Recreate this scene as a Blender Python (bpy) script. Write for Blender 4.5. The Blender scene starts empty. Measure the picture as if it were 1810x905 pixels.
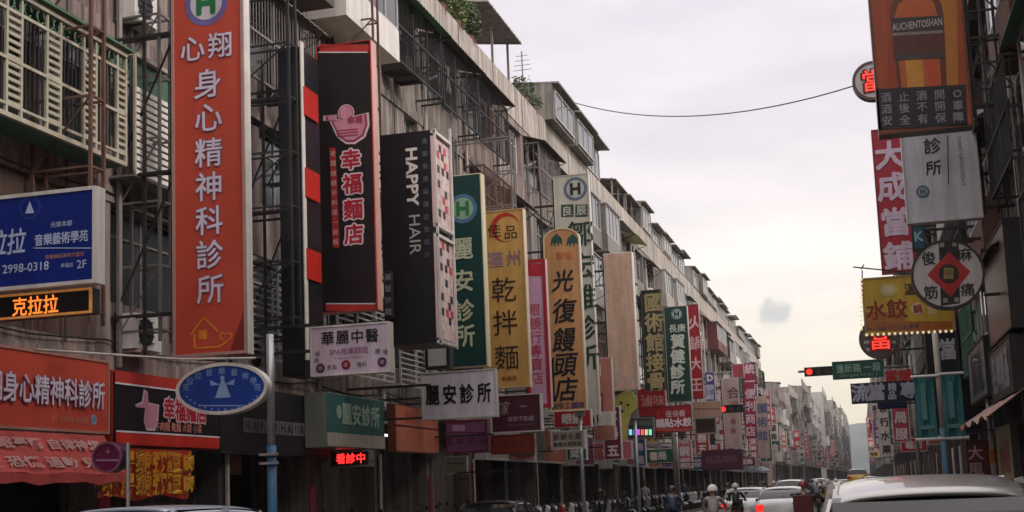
import bpy, math, random
from mathutils import Vector, Matrix
random.seed(7)
R = math.radians
scene = bpy.context.scene
COL = scene.collection

# ------------------------------------------------------------------ camera
F, PY, EYE = 2300.0, 560.0, Vector((0, 0, 1.7))
VX, VY, ROLL = 1525.0, 842.0, 0.04
fwd = Vector((VX - 905, PY - VY, -F))
t_ = -(fwd.length_squared) / (fwd.x + fwd.y * ROLL)
right = -(fwd + Vector((t_, ROLL * t_, 0)))
fwd.normalize(); right.normalize()
up = right.cross(fwd)
M3 = Matrix((right, fwd, up))                      # camera space -> street space (X across, Y along, Z up)
cam_d = bpy.data.cameras.new("street_camera")
cam = bpy.data.objects.new("street_camera", cam_d)
COL.objects.link(cam)
cam.matrix_world = Matrix.Translation(EYE) @ M3.to_4x4()
cam_d.sensor_width = 36
cam_d.lens = F / 1810 * 36
cam_d.shift_y = (PY - 452.5) / 1810
cam_d.clip_start = 0.1
cam_d.clip_end = 9000
scene.camera = cam


def at(px, py, Y):
    """street-space point on the plane Y metres down the road"""
    r = M3 @ Vector((px - 905, PY - py, -F))
    return EYE + r * (Y / r.y)


def atX(px, py, X):
    r = M3 @ Vector((px - 905, PY - py, -F))
    return EYE + r * (X / r.x)


# ------------------------------------------------------------------ sky, sun, exposure
SUN_EL, SUN_AZ = 38, 105          # azimuth from +Y towards +X
world = bpy.data.worlds.new("World")
scene.world = world
world.use_nodes = True
nt = world.node_tree
for n in list(nt.nodes):
    nt.nodes.remove(n)


def N(tree, typ, **kw):
    n = tree.nodes.new(typ)
    for k, v in kw.items():
        if k in n.inputs:
            n.inputs[k].default_value = v
        else:
            setattr(n, k, v)
    return n


def ramp(tree, pts, interp='LINEAR'):
    n = tree.nodes.new('ShaderNodeValToRGB')
    cr = n.color_ramp
    cr.interpolation = interp
    while len(cr.elements) < len(pts):
        cr.elements.new(0.5)
    for e, (p, c) in zip(cr.elements, pts):
        e.position = p
        e.color = (*c, 1) if len(c) == 3 else c
    return n


L = nt.links.new
out = N(nt, 'ShaderNodeOutputWorld')
tc = N(nt, 'ShaderNodeTexCoord')
sky = N(nt, 'ShaderNodeTexSky')
sky.sky_type = 'NISHITA'
sky.sun_disc = False
sky.sun_elevation = R(SUN_EL)
sky.sun_rotation = R(SUN_AZ)
sky.dust_density = 4
bg1 = N(nt, 'ShaderNodeBackground', Strength=0.05)
L(sky.outputs[0], bg1.inputs[0])
sep = N(nt, 'ShaderNodeSeparateXYZ')
L(tc.outputs['Generated'], sep.inputs[0])
grad = ramp(nt, [(0.0, (.78, .67, .46)), (0.06, (.75, .66, .48)), (0.14, (.66, .58, .50)), (0.25, (.585, .51, .495)),
                 (0.42, (.64, .57, .56)), (1.0, (1.38, 1.28, 1.22))])
L(sep.outputs[2], grad.inputs[0])
mp = N(nt, 'ShaderNodeMapping')
mp.inputs['Scale'].default_value = (1.6, 1.6, 6.0)
L(tc.outputs['Generated'], mp.inputs[0])
cn = N(nt, 'ShaderNodeTexNoise', Scale=1.6, Detail=6.0, Roughness=0.55)
L(mp.outputs[0], cn.inputs[0])
cr = ramp(nt, [(0.32, (.82, .825, .86)), (0.5, (1.0, .995, 1.0)), (0.68, (1.2, 1.18, 1.16))])
L(cn.outputs[0], cr.inputs[0])
mul = N(nt, 'ShaderNodeMix', data_type='RGBA', blend_type='MULTIPLY')
mul.inputs[0].default_value = 1
L(grad.outputs[0], mul.inputs[6])
L(cr.outputs[0], mul.inputs[7])
# one small grey cloud low over the street
cd = (at(1370, 548, 1000) - EYE).normalized()
vm = N(nt, 'ShaderNodeVectorMath', operation='DISTANCE')
wn = N(nt, 'ShaderNodeTexNoise', Scale=60.0, Detail=3.0)
L(tc.outputs['Generated'], wn.inputs[0])
wv = N(nt, 'ShaderNodeMix', data_type='RGBA', blend_type='LINEAR_LIGHT')
wv.inputs[0].default_value = 0.012
L(tc.outputs['Generated'], wv.inputs[6])
L(wn.outputs[1], wv.inputs[7])
L(wv.outputs[2], vm.inputs[0])
vm.inputs[1].default_value = cd
cl = ramp(nt, [(0.006, (.38, .44, .55)), (0.0135, (1, 1, 1))], 'EASE')
L(vm.outputs['Value'], cl.inputs[0])
mul2 = N(nt, 'ShaderNodeMix', data_type='RGBA', blend_type='MULTIPLY')
mul2.inputs[0].default_value = .65
L(mul.outputs[2], mul2.inputs[6])
L(cl.outputs[0], mul2.inputs[7])
bg2 = N(nt, 'ShaderNodeBackground', Strength=1.1)
L(mul2.outputs[2], bg2.inputs[0])
addb = N(nt, 'ShaderNodeAddShader')
L(bg1.outputs[0], addb.inputs[0])
L(bg2.outputs[0], addb.inputs[1])
L(addb.outputs[0], out.inputs[0])

sd = bpy.data.lights.new("sun", 'SUN')
sd.energy = 1.35
sd.angle = R(14)
sd.color = (1, .93, .86)
so = bpy.data.objects.new("sun", sd)
COL.objects.link(so)
sdir = Vector((math.sin(R(SUN_AZ)) * math.cos(R(SUN_EL)), math.cos(R(SUN_AZ)) * math.cos(R(SUN_EL)), math.sin(R(SUN_EL))))
so.rotation_euler = sdir.to_track_quat('Z', 'Y').to_euler()
scene.view_settings.view_transform = 'Standard'
scene.view_settings.look = 'None'
scene.view_settings.exposure = 0.38
scene.view_settings.gamma = 1
scene.cycles.max_bounces = 6
scene.cycles.diffuse_bounces = 3
scene.cycles.use_denoising = True


# ------------------------------------------------------------------ materials
def lin(c):
    if isinstance(c, str):
        c = [int(c[i:i + 2], 16) / 255 for i in (0, 2, 4)]
        c = [x / 12.92 if x < .04045 else ((x + .055) / 1.055) ** 2.4 for x in c]
    return tuple(c)


MATS = {}


def mat(key, col=None, rough=.6, var=.12, metal=0, emit=0, bump=.0, streak=0, scale=3.0, spec=.4, coat=0):
    if key in MATS:
        return MATS[key]
    c = lin(col)
    m = bpy.data.materials.new(key)
    m.use_nodes = True
    t = m.node_tree
    b = t.nodes['Principled BSDF']
    b.inputs['Roughness'].default_value = rough
    b.inputs['Metallic'].default_value = metal
    b.inputs['Specular IOR Level'].default_value = spec
    if coat:
        b.inputs['Coat Weight'].default_value = coat
    if var > 0 or streak > 0:
        tcn = N(t, 'ShaderNodeTexCoord')
        n1 = N(t, 'ShaderNodeTexNoise', Scale=scale, Detail=5.0, Roughness=.62)
        geo = N(t, 'ShaderNodeNewGeometry')
        t.links.new(geo.outputs['Position'], n1.inputs[0])
        r1 = ramp(t, [(.3, tuple(x * (1 - var) for x in c)), (.7, tuple(min(1, x * (1 + var)) for x in c))])
        t.links.new(n1.outputs[0], r1.inputs[0])
        last = r1.outputs[0]
        if streak:
            mpn = N(t, 'ShaderNodeMapping')
            mpn.inputs['Scale'].default_value = (2.2, 2.2, .16)
            t.links.new(geo.outputs['Position'], mpn.inputs[0])
            n2 = N(t, 'ShaderNodeTexNoise', Scale=1.6, Detail=6.0, Roughness=.7)
            t.links.new(mpn.outputs[0], n2.inputs[0])
            d = 1 - streak
            r2 = ramp(t, [(.36, (d, d * .97, d * .93)), (.62, (1, 1, 1))])
            t.links.new(n2.outputs[0], r2.inputs[0])
            mx = N(t, 'ShaderNodeMix', data_type='RGBA', blend_type='MULTIPLY')
            mx.inputs[0].default_value = 1
            t.links.new(last, mx.inputs[6])
            t.links.new(r2.outputs[0], mx.inputs[7])
            last = mx.outputs[2]
        t.links.new(last, b.inputs['Base Color'])
        if bump:
            bp = N(t, 'ShaderNodeBump', Strength=bump, Distance=.02)
            n3 = N(t, 'ShaderNodeTexNoise', Scale=scale * 9, Detail=4.0)
            t.links.new(geo.outputs['Position'], n3.inputs[0])
            t.links.new(n3.outputs[0], bp.inputs['Height'])
            t.links.new(bp.outputs[0], b.inputs['Normal'])
    else:
        b.inputs['Base Color'].default_value = (*c, 1)
    if emit:
        b.inputs['Emission Color'].default_value = (*c, 1)
        b.inputs['Emission Strength'].default_value = emit
    MATS[key] = m
    return m


def wallmat(key, col, streak=.45, var=.16):
    return mat(key, col, rough=.85, var=var, streak=streak, bump=.25, scale=1.3)


# a tiled wall: small ceramic tiles with joints in the colour (2-5 cm tiles, far below a pixel each)
W_PINK = wallmat('pink_tile', (.32, .25, .235), .72)
W_BEIGE = wallmat('beige_render', (.36, .31, .285), .7)
W_GREY = wallmat('grey_render', (.27, .25, .235), .65)
W_PALE = wallmat('pale_render', (.48, .435, .40), .62)
W_TAN = wallmat('tan_tile', (.20, .165, .145), .6)
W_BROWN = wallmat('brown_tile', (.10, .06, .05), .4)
W_DARK = wallmat('shaded_stained_render', (.10, .10, .095), .6)  # streaked render, darkened to put the right row's shade into the colour
W_ROOF = wallmat('roof_sheet', (.30, .275, .26), .5)
M_CONC = wallmat('concrete', (.33, .30, .28), .5)
M_COLS = [wallmat('column_tile_dark', (.07, .06, .06), .4), wallmat('column_tile_brown', (.12, .08, .07), .5), wallmat('column_render', (.17, .15, .14), .6), mat('column_black_stone', (.03, .03, .032), .3, .3)]
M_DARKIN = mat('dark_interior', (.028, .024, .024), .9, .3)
M_GLASS = mat('window_glass', (.045, .05, .055), .12, .4, scale=.7, spec=.6)
M_ALU = mat('aluminium', (.50, .50, .50), .4, .15, metal=.4)
M_ALUD = mat('dull_aluminium', (.22, .20, .19), .5, .2, metal=.3)
M_BLACKM = mat('black_iron', (.022, .02, .02), .6, .3)
M_RUST = mat('rusty_iron', (.12, .06, .045), .8, .4)
M_PIPE = mat('pale_pipe', (.52, .48, .44), .5, .15, streak=.3)
M_WHITEP = mat('white_paint', (.74, .72, .70), .45, .08, streak=.2)
M_GREENP = mat('green_paint', (.07, .16, .11), .6, .3)
M_GREENA = mat('green_awning', (.16, .30, .17), .6, .3, streak=.3)
M_YELA = mat('yellow_awning', (.52, .50, .24), .6, .3, streak=.3)
M_GREYA = mat('grey_awning', (.24, .22, .21), .6, .3, streak=.4)
M_BROWNA = mat('brown_awning', (.10, .07, .06), .7, .3)
M_REDA = mat('maroon_panel', (.13, .03, .03), .5, .2)
M_STEEL = mat('steel_pole', (.38, .39, .40), .35, .1, metal=.5)
M_BLUEPOLE = mat('blue_pole', (.04, .13, .24), .5, .2)


def smat(c, rough=.38, emit=0):
    """printed / painted sign surface of a colour"""
    key = 'print_' + (c if isinstance(c, str) else '%d_%d_%d' % tuple(int(x * 255) for x in c)) + ('e%.1f' % emit if emit else '')
    return mat(key, c, rough, .1, emit=emit, scale=1.1, streak=.22 if not emit else 0)


# ------------------------------------------------------------------ mesh helpers
class MB:
    def __init__(s):
        s.v, s.f, s.s = [], [], []

    def box(s, x0, x1, y0, y1, z0, z1):
        n = len(s.v)
        s.v += [(x0, y0, z0), (x1, y0, z0), (x1, y1, z0), (x0, y1, z0), (x0, y0, z1), (x1, y0, z1), (x1, y1, z1), (x0, y1, z1)]
        s.f += [(n, n + 3, n + 2, n + 1), (n + 4, n + 5, n + 6, n + 7), (n, n + 1, n + 5, n + 4), (n + 1, n + 2, n + 6, n + 5),
                (n + 2, n + 3, n + 7, n + 6), (n + 3, n, n + 4, n + 7)]
        return s

    def bar(s, a, b, w, h=None):
        """square bar from a to b"""
        a, b = Vector(a), Vector(b)
        h = h or w
        d = (b - a).normalized()
        u = d.cross(Vector((0, 0, 1)))
        if u.length < .01:
            u = Vector((1, 0, 0))
        u.normalize()
        v = d.cross(u)
        n = len(s.v)
        for p in (a, b):
            for i, j in ((-1, -1), (1, -1), (1, 1), (-1, 1)):
                s.v.append(tuple(p + u * w / 2 * i + v * h / 2 * j))
        s.f += [(n, n + 1, n + 2, n + 3), (n + 7, n + 6, n + 5, n + 4)] + [(n + i, n + 4 + i, n + 4 + (i + 1) % 4, n + (i + 1) % 4) for i in range(4)]
        return s

    def tube(s, pts, r, seg=8, r2=None):
        pts = [Vector(p) for p in pts]
        rings = []
        prev = None
        for i, p in enumerate(pts):
            d = (pts[min(i + 1, len(pts) - 1)] - pts[max(i - 1, 0)]).normalized()
            u = prev or (Vector((1, 0, 0)) if abs(d.x) < .8 else Vector((0, 1, 0)))
            u = (u - d * u.dot(d)).normalized()
            prev = u
            v = d.cross(u)
            rr = r if r2 is None else r + (r2 - r) * i / (len(pts) - 1)
            n = len(s.v)
            for k in range(seg):
                a = 2 * math.pi * k / seg
                s.v.append(tuple(p + u * rr * math.cos(a) + v * rr * math.sin(a)))
            rings.append(n)
        for a, b in zip(rings, rings[1:]):
            for k in range(seg):
                s.f.append((a + k, a + (k + 1) % seg, b + (k + 1) % seg, b + k))
        s.f.append(tuple(rings[0] + k for k in reversed(range(seg))))
        s.f.append(tuple(rings[-1] + k for k in range(seg)))
        return s

    def prism(s, poly, fn, d0, d1):
        """poly of (u,v), fn(u,v,d)->xyz"""
        n = len(s.v)
        k = len(poly)
        for d in (d0, d1):
            s.v += [tuple(fn(u, v, d)) for u, v in poly]
        s.f += [tuple(range(n, n + k)), tuple(reversed(range(n + k, n + 2 * k)))]
        s.f += [(n + (i + 1) % k, n + i, n + k + i, n + k + (i + 1) % k) for i in range(k)]
        return s

    def raw(s, vs, fs):
        n = len(s.v)
        s.v += [tuple(v) for v in vs]
        s.f += [tuple(i + n for i in f) for f in fs]
        return s

    def build(s, name, m, parent=None, smooth=False, kind=None):
        me = bpy.data.meshes.new(name)
        if parent is not None:
            o0 = offset_of(parent)
            vs = [(v[0] - o0[0], v[1] - o0[1], v[2] - o0[2]) for v in s.v]
        else:
            vs = s.v
        me.from_pydata(vs, [], s.f)
        me.materials.append(m)
        if smooth:
            me.polygons.foreach_set('use_smooth', [True] * len(me.polygons))
        me.update()
        o = bpy.data.objects.new(name, me)
        COL.objects.link(o)
        if parent is not None:
            o.parent = parent
        if kind:
            o['kind'] = kind
        return o


def offset_of(o):
    p = Vector((0, 0, 0))
    while o is not None:
        p += o.location
        o = o.parent
    return p


def tag(o, label, cat, group=None):
    o['label'] = label
    o['category'] = cat
    if group:
        o['group'] = group
    return o


def thing(name, label, cat, loc, group=None):
    o = bpy.data.objects.new(name, None)
    o.empty_display_size = .3
    COL.objects.link(o)
    o.location = loc
    return tag(o, label, cat, group)


def instance(o, parent, loc=(0, 0, 0)):
    """another object sharing the mesh"""
    c = o.copy()
    COL.objects.link(c)
    c.parent = parent
    c.location = loc
    return c


def copy_tree(o, parent=None):
    c = o.copy()
    COL.objects.link(c)
    c.parent = parent
    for ch in [x for x in COL.objects if x.parent == o]:
        copy_tree(ch, c)
    return c


GL = {}


def glyph(txt, off=0.0, res=2, bold=False):
    k = (txt, round(off, 3), res)
    if k in GL:
        return GL[k]
    c = bpy.data.curves.new('g', 'FONT')
    c.body = txt
    c.size = 1
    c.resolution_u = res
    c.offset = off
    o = bpy.data.objects.new('g', c)
    me = o.to_mesh()
    vs = [(v.co.x, v.co.y) for v in me.vertices]
    fs = [tuple(p.vertices) for p in me.polygons]
    o.to_mesh_clear()
    bpy.data.objects.remove(o)
    bpy.data.curves.remove(c)
    if vs:
        cx = (min(v[0] for v in vs) + max(v[0] for v in vs)) / 2
        cy = (min(v[1] for v in vs) + max(v[1] for v in vs)) / 2
        w = max(v[0] for v in vs) - min(v[0] for v in vs)
        h = max(v[1] for v in vs) - min(v[1] for v in vs)
        vs = [(a - cx, b - cy) for a, b in vs]
    else:
        w = h = 1
    GL[k] = (vs, fs, w, h)
    return GL[k]


def ell(cx, cz, rx, rz, n=32):
    return [(cx + rx * math.cos(2 * math.pi * i / n), cz + rz * math.sin(2 * math.pi * i / n)) for i in range(n)]


class Sign:
    """box sign. facing 'F' (towards the oncoming camera, -Y), 'E' (+X, on the left row) or 'W' (-X, on the right row)"""

    def __init__(s, name, label, cat, face, depth, fmat, smat_, facing='F', frame=None, fw=.05, group=None, wall=None,
                 levels=None, shape=None, base=None, Y=None, X=None, side_fw=None):
        s.facing = facing
        s.lay = {}
        s.cnt = 0
        if facing == 'F':
            x0, x1, y0, y1 = face
            s.P = Y
            ym, xm = (y0 + y1) / 2, (x0 + x1) / 2
            u0, u1 = at(x0, ym, Y).x, at(x1, ym, Y).x
            v1, v0 = at(xm, y0, Y).z, at(xm, y1, Y).z
            loc = ((u0 + u1) / 2, Y + depth / 2, v0)
            fn = lambda u, v, d: (u, Y + d, v)
        else:
            u0, u1, v0, v1 = face          # given in metres: Y range and Z range
            s.P = X
            sg = 1 if facing == 'E' else -1
            loc = (X - sg * depth / 2, (u0 + u1) / 2, v0)
            fn = lambda u, v, d: (X - sg * d, u, v)
        s.u0, s.u1, s.v0, s.v1, s.fn, s.depth = u0, u1, v0, v1, fn, depth
        s.root = thing(name, label, cat, loc, group)
        if shape is None:
            pb = [(u0, v0), (u1, v0), (u1, v1), (u0, v1)]
            pf = [(u0 + fw, v0 + fw), (u1 - fw, v0 + fw), (u1 - fw, v1 - fw), (u0 + fw, v1 - fw)]
        else:
            pb = shape(u0, u1, v0, v1, 0)
            pf = shape(u0, u1, v0, v1, fw)
        MB().prism(pb, fn, 0, depth).build('box', smat_, s.root)
        MB().prism(pf, fn, -.012, .002).build('face_panel', fmat, s.root)
        if frame is not None:
            b = MB()
            k = len(pb)
            n = len(b.v)
            # raised rim between the outline and the panel
            for (pp, d) in ((pb, -.03), (pf, -.03), (pb, .004), (pf, .004)):
                b.v += [fn(u, v, d) for u, v in pp]
            for i in range(k):
                j = (i + 1) % k
                b.f += [(i, j, k + j, k + i), (k + i, k + j, 3 * k + j, 3 * k + i), (j, i, 2 * k + i, 2 * k + j)]
            b.build('frame', frame, s.root)
        if wall is not None:
            b = MB()
            zs = levels or [v0 + (v1 - v0) * q for q in ((.12, .5, .88) if v1 - v0 > 2 else (.2, .8))]
            ue = u0 if wall < u0 else u1
            yb = Y + depth * .5
            for z in zs:
                for dy in (-depth * .3, depth * .3):
                    b.bar((wall, yb + dy, z), (ue, yb + dy, z), .045)
                b.bar((ue + (.02 if wall < u0 else -.02), yb - depth * .3, z), (ue + (.02 if wall < u0 else -.02), yb + depth * .3, z), .04)
            if len(zs) > 2:
                xm_ = (wall + ue) / 2
                for x in (xm_, ue + (-.06 if wall < u0 else .06)):
                    b.bar((x, yb, v0 + .1), (x, yb, v1 - .1), .05)
                for z0, z1 in zip(zs, zs[1:]):
                    b.bar((wall, yb, z0), (ue, yb, z1), .03)
            b.build('mounting_bracket', M_BLACKM, s.root)

    def uv(s, px, py):
        if s.facing == 'F':
            p = at(px, py, s.P)
            return p.x, p.z
        p = atX(px, py, s.P)
        return p.y, p.z

    def _mb(s, m, d):
        s.lay.setdefault((m.name, round(d, 4)), (MB(), m, d))
        return s.lay[(m.name, round(d, 4))][0]

    def shape(s, poly, m, d=.02):
        s._mb(m, d).prism(poly, s.fn, -d, -d + .006)
        return s

    def text(s, txt, u, v, h, m, off=.0, sx=1.0, rot=0, d=.022, out=None, outm=None, shear=0, res=2, fitw=None):
        """h = size of the em in metres (glyph height), at u,v in the sign's plane"""
        for (o_, m_, dd) in (((off + out, outm, d - .008),) if out else ()) + ((off, m, d),):
            vs, fs, w, hh = glyph(txt, 0, res)
            b = s._mb(m_, dd)
            k = h
            kx = k * sx
            if fitw:
                kx = fitw / w
            ring = 1 if o_ < .005 else (4 if o_ < .03 else (6 if o_ < .06 else 12))
            if h < .3:
                ring = min(ring, 4)
            for q in range(ring):
                n = len(b.v)
                ra = 2 * math.pi * (q + .5) / ring
                ox, oy = (0, 0) if ring == 1 else (o_ * math.cos(ra), o_ * math.sin(ra))
                for a, c in vs:
                    a2, c2 = (a + ox) * kx + (c + oy) * k * shear, (c + oy) * k
                    if rot:
                        a2, c2 = c2, -a2
                    if s.facing == 'W':
                        a2 = -a2
                    b.v.append(s.fn(u + a2, v + c2, -dd - q * .0005))
                b.f += [tuple(i + n for i in f) for f in fs]
        return s

    def t(s, txt, px, py, hpx, m, **k):
        """same, placed by a point on the sign's own plane"""
        u, v = s.uv(px, py)
        u2, v2 = s.uv(px, py + hpx)
        return s.text(txt, u, v, abs(v - v2) * 1.08, m, **k)

    def disc(s, px, py, rpx, m, d=.02, ry=None, n=32):
        u, v = s.uv(px, py)
        _, v2 = s.uv(px, py + rpx)
        r = abs(v - v2)
        return s.shape(ell(u, v, r, r * (ry or 1), n), m, d)

    def rect(s, x0, x1, y0, y1, m, d=.018):
        a = s.uv(x0, y0)
        b = s.uv(x1, y0)
        c = s.uv(x1, y1)
        e = s.uv(x0, y1)
        return s.shape([e, c, b, a], m, d)

    def poly(s, pts, m, d=.02):
        return s.shape([s.uv(*p) for p in pts], m, d)

    def done(s, name='lettering'):
        for (b, m, d) in s.lay.values():
            b.build(name, m, s.root)
        return s


def hlogo(s, px, py, r, ring, mid, hc):
    s.disc(px, py, r, ring, .016)
    s.disc(px, py, r * .74, mid, .02)
    s.t('H', px, py, r * 1.25, hc, off=.05, d=.024)


# ================================================================== SETTING
def structure(mb, name, m):
    o = mb.build(name, m)
    o['kind'] = 'structure'
    return o


M_GROUND = mat('ground_dirt', (.16, .15, .13), .95, .3)
M_ASPH = mat('asphalt', (.055, .053, .052), .8, .25, bump=.4)
M_PAVE = mat('paving_tile', (.24, .21, .19), .8, .2, bump=.2)
M_LINE = mat('road_paint', (.62, .61, .58), .7, .15)
M_YLINE = mat('yellow_road_paint', (.6, .42, .06), .7, .15)
M_HILL = mat('hill_forest', (.045, .068, .06), .95, .4, scale=.02)
structure(MB().raw([(-3500, -300, 0), (3500, -300, 0), (3500, 5200, 0), (-3500, 5200, 0)], [(0, 1, 2, 3)]), 'ground', M_GROUND)
structure(MB().raw([(-10, -40, .01), (1.9, -40, .01), (1.9, 1500, .01), (-10, 1500, .01)], [(0, 1, 2, 3)]), 'road', M_ASPH)
structure(MB().raw([(-300, 176, .014), (-10, 176, .014), (-10, 190, .014), (-300, 190, .014)], [(0, 1, 2, 3)]), 'side_road', M_ASPH)
structure(MB().box(-16, -10, -40, 175, -.1, .15).box(-16, -10, 191, 1500, -.1, .15), 'left_pavement', M_PAVE)
structure(MB().box(1.9, 9, -40, 1500, -.1, .15), 'right_pavement', M_PAVE)
b = MB()
for k in range(0, 60):
    for x in (-6.9, -1.2):
        y = 4 + k * 10
        b.box(x - .05, x + .05, y, y + 4, .012, .02)
b.box(1.35, 1.45, -10, 600, .012, .02).box(-9.55, -9.45, -10, 600, .012, .02)
structure(b, 'lane_markings', M_LINE)
b = MB()
b.box(-4.2, -4.1, -10, 600, .012, .02).box(-3.95, -3.85, -10, 600, .012, .02)
structure(b, 'centre_line', M_YLINE)
# distant hills closing the end of the street
b = MB()
hn, rows = 90, 10
for j in range(rows + 1):
    for i in range(hn + 1):
        x = -2600 + 5200 * i / hn
        q = j / rows
        prof = 64 + 16 * math.sin(x / 250 + 1) + 10 * math.sin(x / 100 + 2) + 5 * math.sin(x / 41)
        b.v.append((x, 1500 + 900 * q, max(-5, prof * math.sin(math.pi * min(1, q * .5 + .0)) * (1 + .12 * math.sin(x / 90 + q * 9)) - 3)))
for j in range(rows):
    for i in range(hn):
        a = j * (hn + 1) + i
        b.f.append((a, a + 1, a + hn + 2, a + hn + 1))
h = structure(b, 'hills', M_HILL)

# ================================================================== ROW BUILDINGS
FL = [4.2, 7.1, 10.0, 12.9]
FH = 2.9
ROOF = 15.8
BAY = 4.2


class Row:
    """one terrace of shop houses. side=-1: the left row (front looks +X), side=+1: the right row (front looks -X)"""

    def __init__(s, side, X):
        s.side, s.X = side, X

    def x(s, d):
        """d metres out from the front wall towards the road (negative: into the building)"""
        return s.X - s.side * d

    def bx(s, mb, d0, d1, y0, y1, z0, z1):
        a, c = s.x(d0), s.x(d1)
        mb.box(min(a, c), max(a, c), y0, y1, z0, z1)
        return mb


def cage(row, root, y0, y1, z0, z1, dep, m, step=.14, horiz=False, solid=None):
    b = MB()
    X = row.x(dep)
    Xw = row.x(0.0)
    t = .05
    for z in (z0, (z0 + z1) / 2, z1):
        b.bar((X, y0, z), (X, y1, z), t)
        b.bar((Xw, y0, z), (X, y0, z), t)
        b.bar((Xw, y1, z), (X, y1, z), t)
    n = max(2, int((y1 - y0) / (1.1)))
    for i in range(n + 1):
        y = y0 + (y1 - y0) * i / n
        b.bar((X, y, z0), (X, y, z1), t)
    if horiz:
        z = z0 + step
        while z < z1:
            b.bar((X, y0, z), (X, y1, z), .035)
            z += step
    else:
        y = y0 + step
        while y < y1:
            b.bar((X, y, z0), (X, y, z1), .018)
            y += step
    for e in (y0, y1):
        k = 1
        while k * step * 1.4 < dep:
            xx = row.x(k * step * 1.4)
            b.bar((xx, e, z0), (xx, e, z1), .018)
            k += 1
    b.build('window_cage', m, root, kind='stuff')
    if solid:
        row.bx(MB(), 0, dep, y0, y1, z0 - .06, z0 - .02).build('cage_floor', solid, root)


def awning(row, root, y0, y1, z, dep, drop, m, ribs=True):
    b = MB()
    n = max(6, int((y1 - y0) / .13)) if ribs else 2
    vs = []
    for i in range(n + 1):
        y = y0 + (y1 - y0) * i / n
        o = .028 * (i % 2) if ribs else 0
        vs.append((row.x(0), y, z + o))
        vs.append((row.x(dep), y, z - drop + o))
    for i in range(n + 1):
        y = y0 + (y1 - y0) * i / n
        o = .028 * (i % 2) if ribs else 0
        vs.append((row.x(0), y, z + o - .025))
        vs.append((row.x(dep), y, z - drop + o - .025))
    k = 2 * (n + 1)
    fs = []
    for i in range(n):
        a = 2 * i
        fs += [(a, a + 1, a + 3, a + 2), (k + a, k + a + 2, k + a + 3, k + a + 1), (a + 1, k + a + 1, k + a + 3, a + 3)]
    fs += [(0, k, k + 1, 1), (2 * n, 2 * n + 1, k + 2 * n + 1, k + 2 * n)]
    b.raw(vs, fs)
    o = b.build('awning', m, root)
    s = MB()
    for y in (y0 + .1, y1 - .1):
        s.bar((row.x(.0), y, z - drop - .35), (row.x(dep - .05), y, z - drop - .02), .03)
    s.build('awning_strut', M_BLACKM, root)
    return o


WIN = {}


def window(row, root, y0, y1, z0, z1, near, npane=3, m=None, d=-.22):
    """window > pane. mesh data shared between windows of one size"""
    w, h_ = round(y1 - y0, 2), round(z1 - z0, 2)
    key = (w, h_, npane, row.side, near, (m or M_ALU).name)
    cx = (row.x(d), y0, z0)
    if key not in WIN:
        f = MB()
        t = .05
        f.box(-.03, .03, 0, w, 0, t).box(-.03, .03, 0, w, h_ - t, h_)
        for i in range(npane + 1):
            y = (w - t) * i / npane
            f.box(-.035, .035, y, y + t, t, h_ - t)
        if h_ > 1.5:
            f.box(-.032, .032, t, w - t, h_ * .7, h_ * .7 + .04)
        pn = MB().box(-.006, .006, .0, (w - t) / npane - t, 0, h_ - 2 * t)
        pj = MB()
        for i in range(npane):
            pj.box(-.006, .006, (w - t) * i / npane + t, (w - t) * (i + 1) / npane, t, h_ - t)
        fm = f.build('window', m or M_ALU)
        pm = (pn if near else pj).build('pane', M_GLASS)
        WIN[key] = (fm.data, pm.data)
        bpy.data.objects.remove(fm)
        bpy.data.objects.remove(pm)
    fd, pd = WIN[key]
    fo = bpy.data.objects.new('window', fd)
    COL.objects.link(fo)
    fo.parent = root
    fo.location = Vector(cx) - root.location
    if near:
        for i in range(npane):
            po = bpy.data.objects.new('pane', pd)
            COL.objects.link(po)
            po.parent = fo
            po.location = (0, (w - .05) * i / npane + .05, .05)
    else:
        po = bpy.data.objects.new('pane', pd)
        COL.objects.link(po)
        po.parent = fo


AC = {}


def air_con(row, root, y, z, d=.02):
    if 'b' not in AC:
        f = MB().box(0, .36, 0, .85, 0, .6)
        f.bar((.05, .1, -.04), (.4, .1, -.04), .04).bar((.05, .75, -.04), (.4, .75, -.04), .04)
        fo = f.build('air_conditioner', M_WHITEP)
        g = MB()
        g.prism(ell(.34, .3, .24, .24, 16), lambda u, v, dd: (.362 + dd, u, v), 0, .012)
        for k in range(4):
            g.bar((.38, .1, .12 + k * .12), (.38, .58, .12 + k * .12), .015)
        go = g.build('fan_grille', M_BLACKM)
        AC['b'] = (fo.data, go.data)
        bpy.data.objects.remove(fo)
        bpy.data.objects.remove(go)
    fo = bpy.data.objects.new('air_conditioner', AC['b'][0])
    COL.objects.link(fo)
    fo.parent = root
    fo.location = Vector((row.x(d), y, z)) - root.location
    if row.side > 0:
        fo.rotation_euler = (0, 0, math.pi)
        fo.location.y += .85
    go = bpy.data.objects.new('fan_grille', AC['b'][1])
    COL.objects.link(go)
    go.parent = fo


def enclosure(row, root, y0, y1, z0, z1, dep, m, near, slat=False):
    """a balcony boxed in with panels and a strip of windows"""
    b = MB()
    row.bx(b, 0, dep, y0, y1, z0, z0 + .08)
    row.bx(b, 0, dep + .05, y0 - .03, y1 + .03, z1 - .07, z1)
    row.bx(b, dep - .05, dep, y0, y1, z0 + .08, z0 + .85)
    for e in (y0, y1 - .05):
        row.bx(b, 0, dep - .052, e, e + .05, z0 + .08, z1 - .07)
    o = b.build('balcony_enclosure', m, root)
    window(row, root, y0 + .02, y1 - .02, z0 + .86, z1 - .08, near, 4, M_ALU, d=dep - .04)
    row.bx(MB(), -.1, -.05, y0, y1, z0 + .1, z1 - .1).build('inner_wall', M_DARKIN, root)


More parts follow.
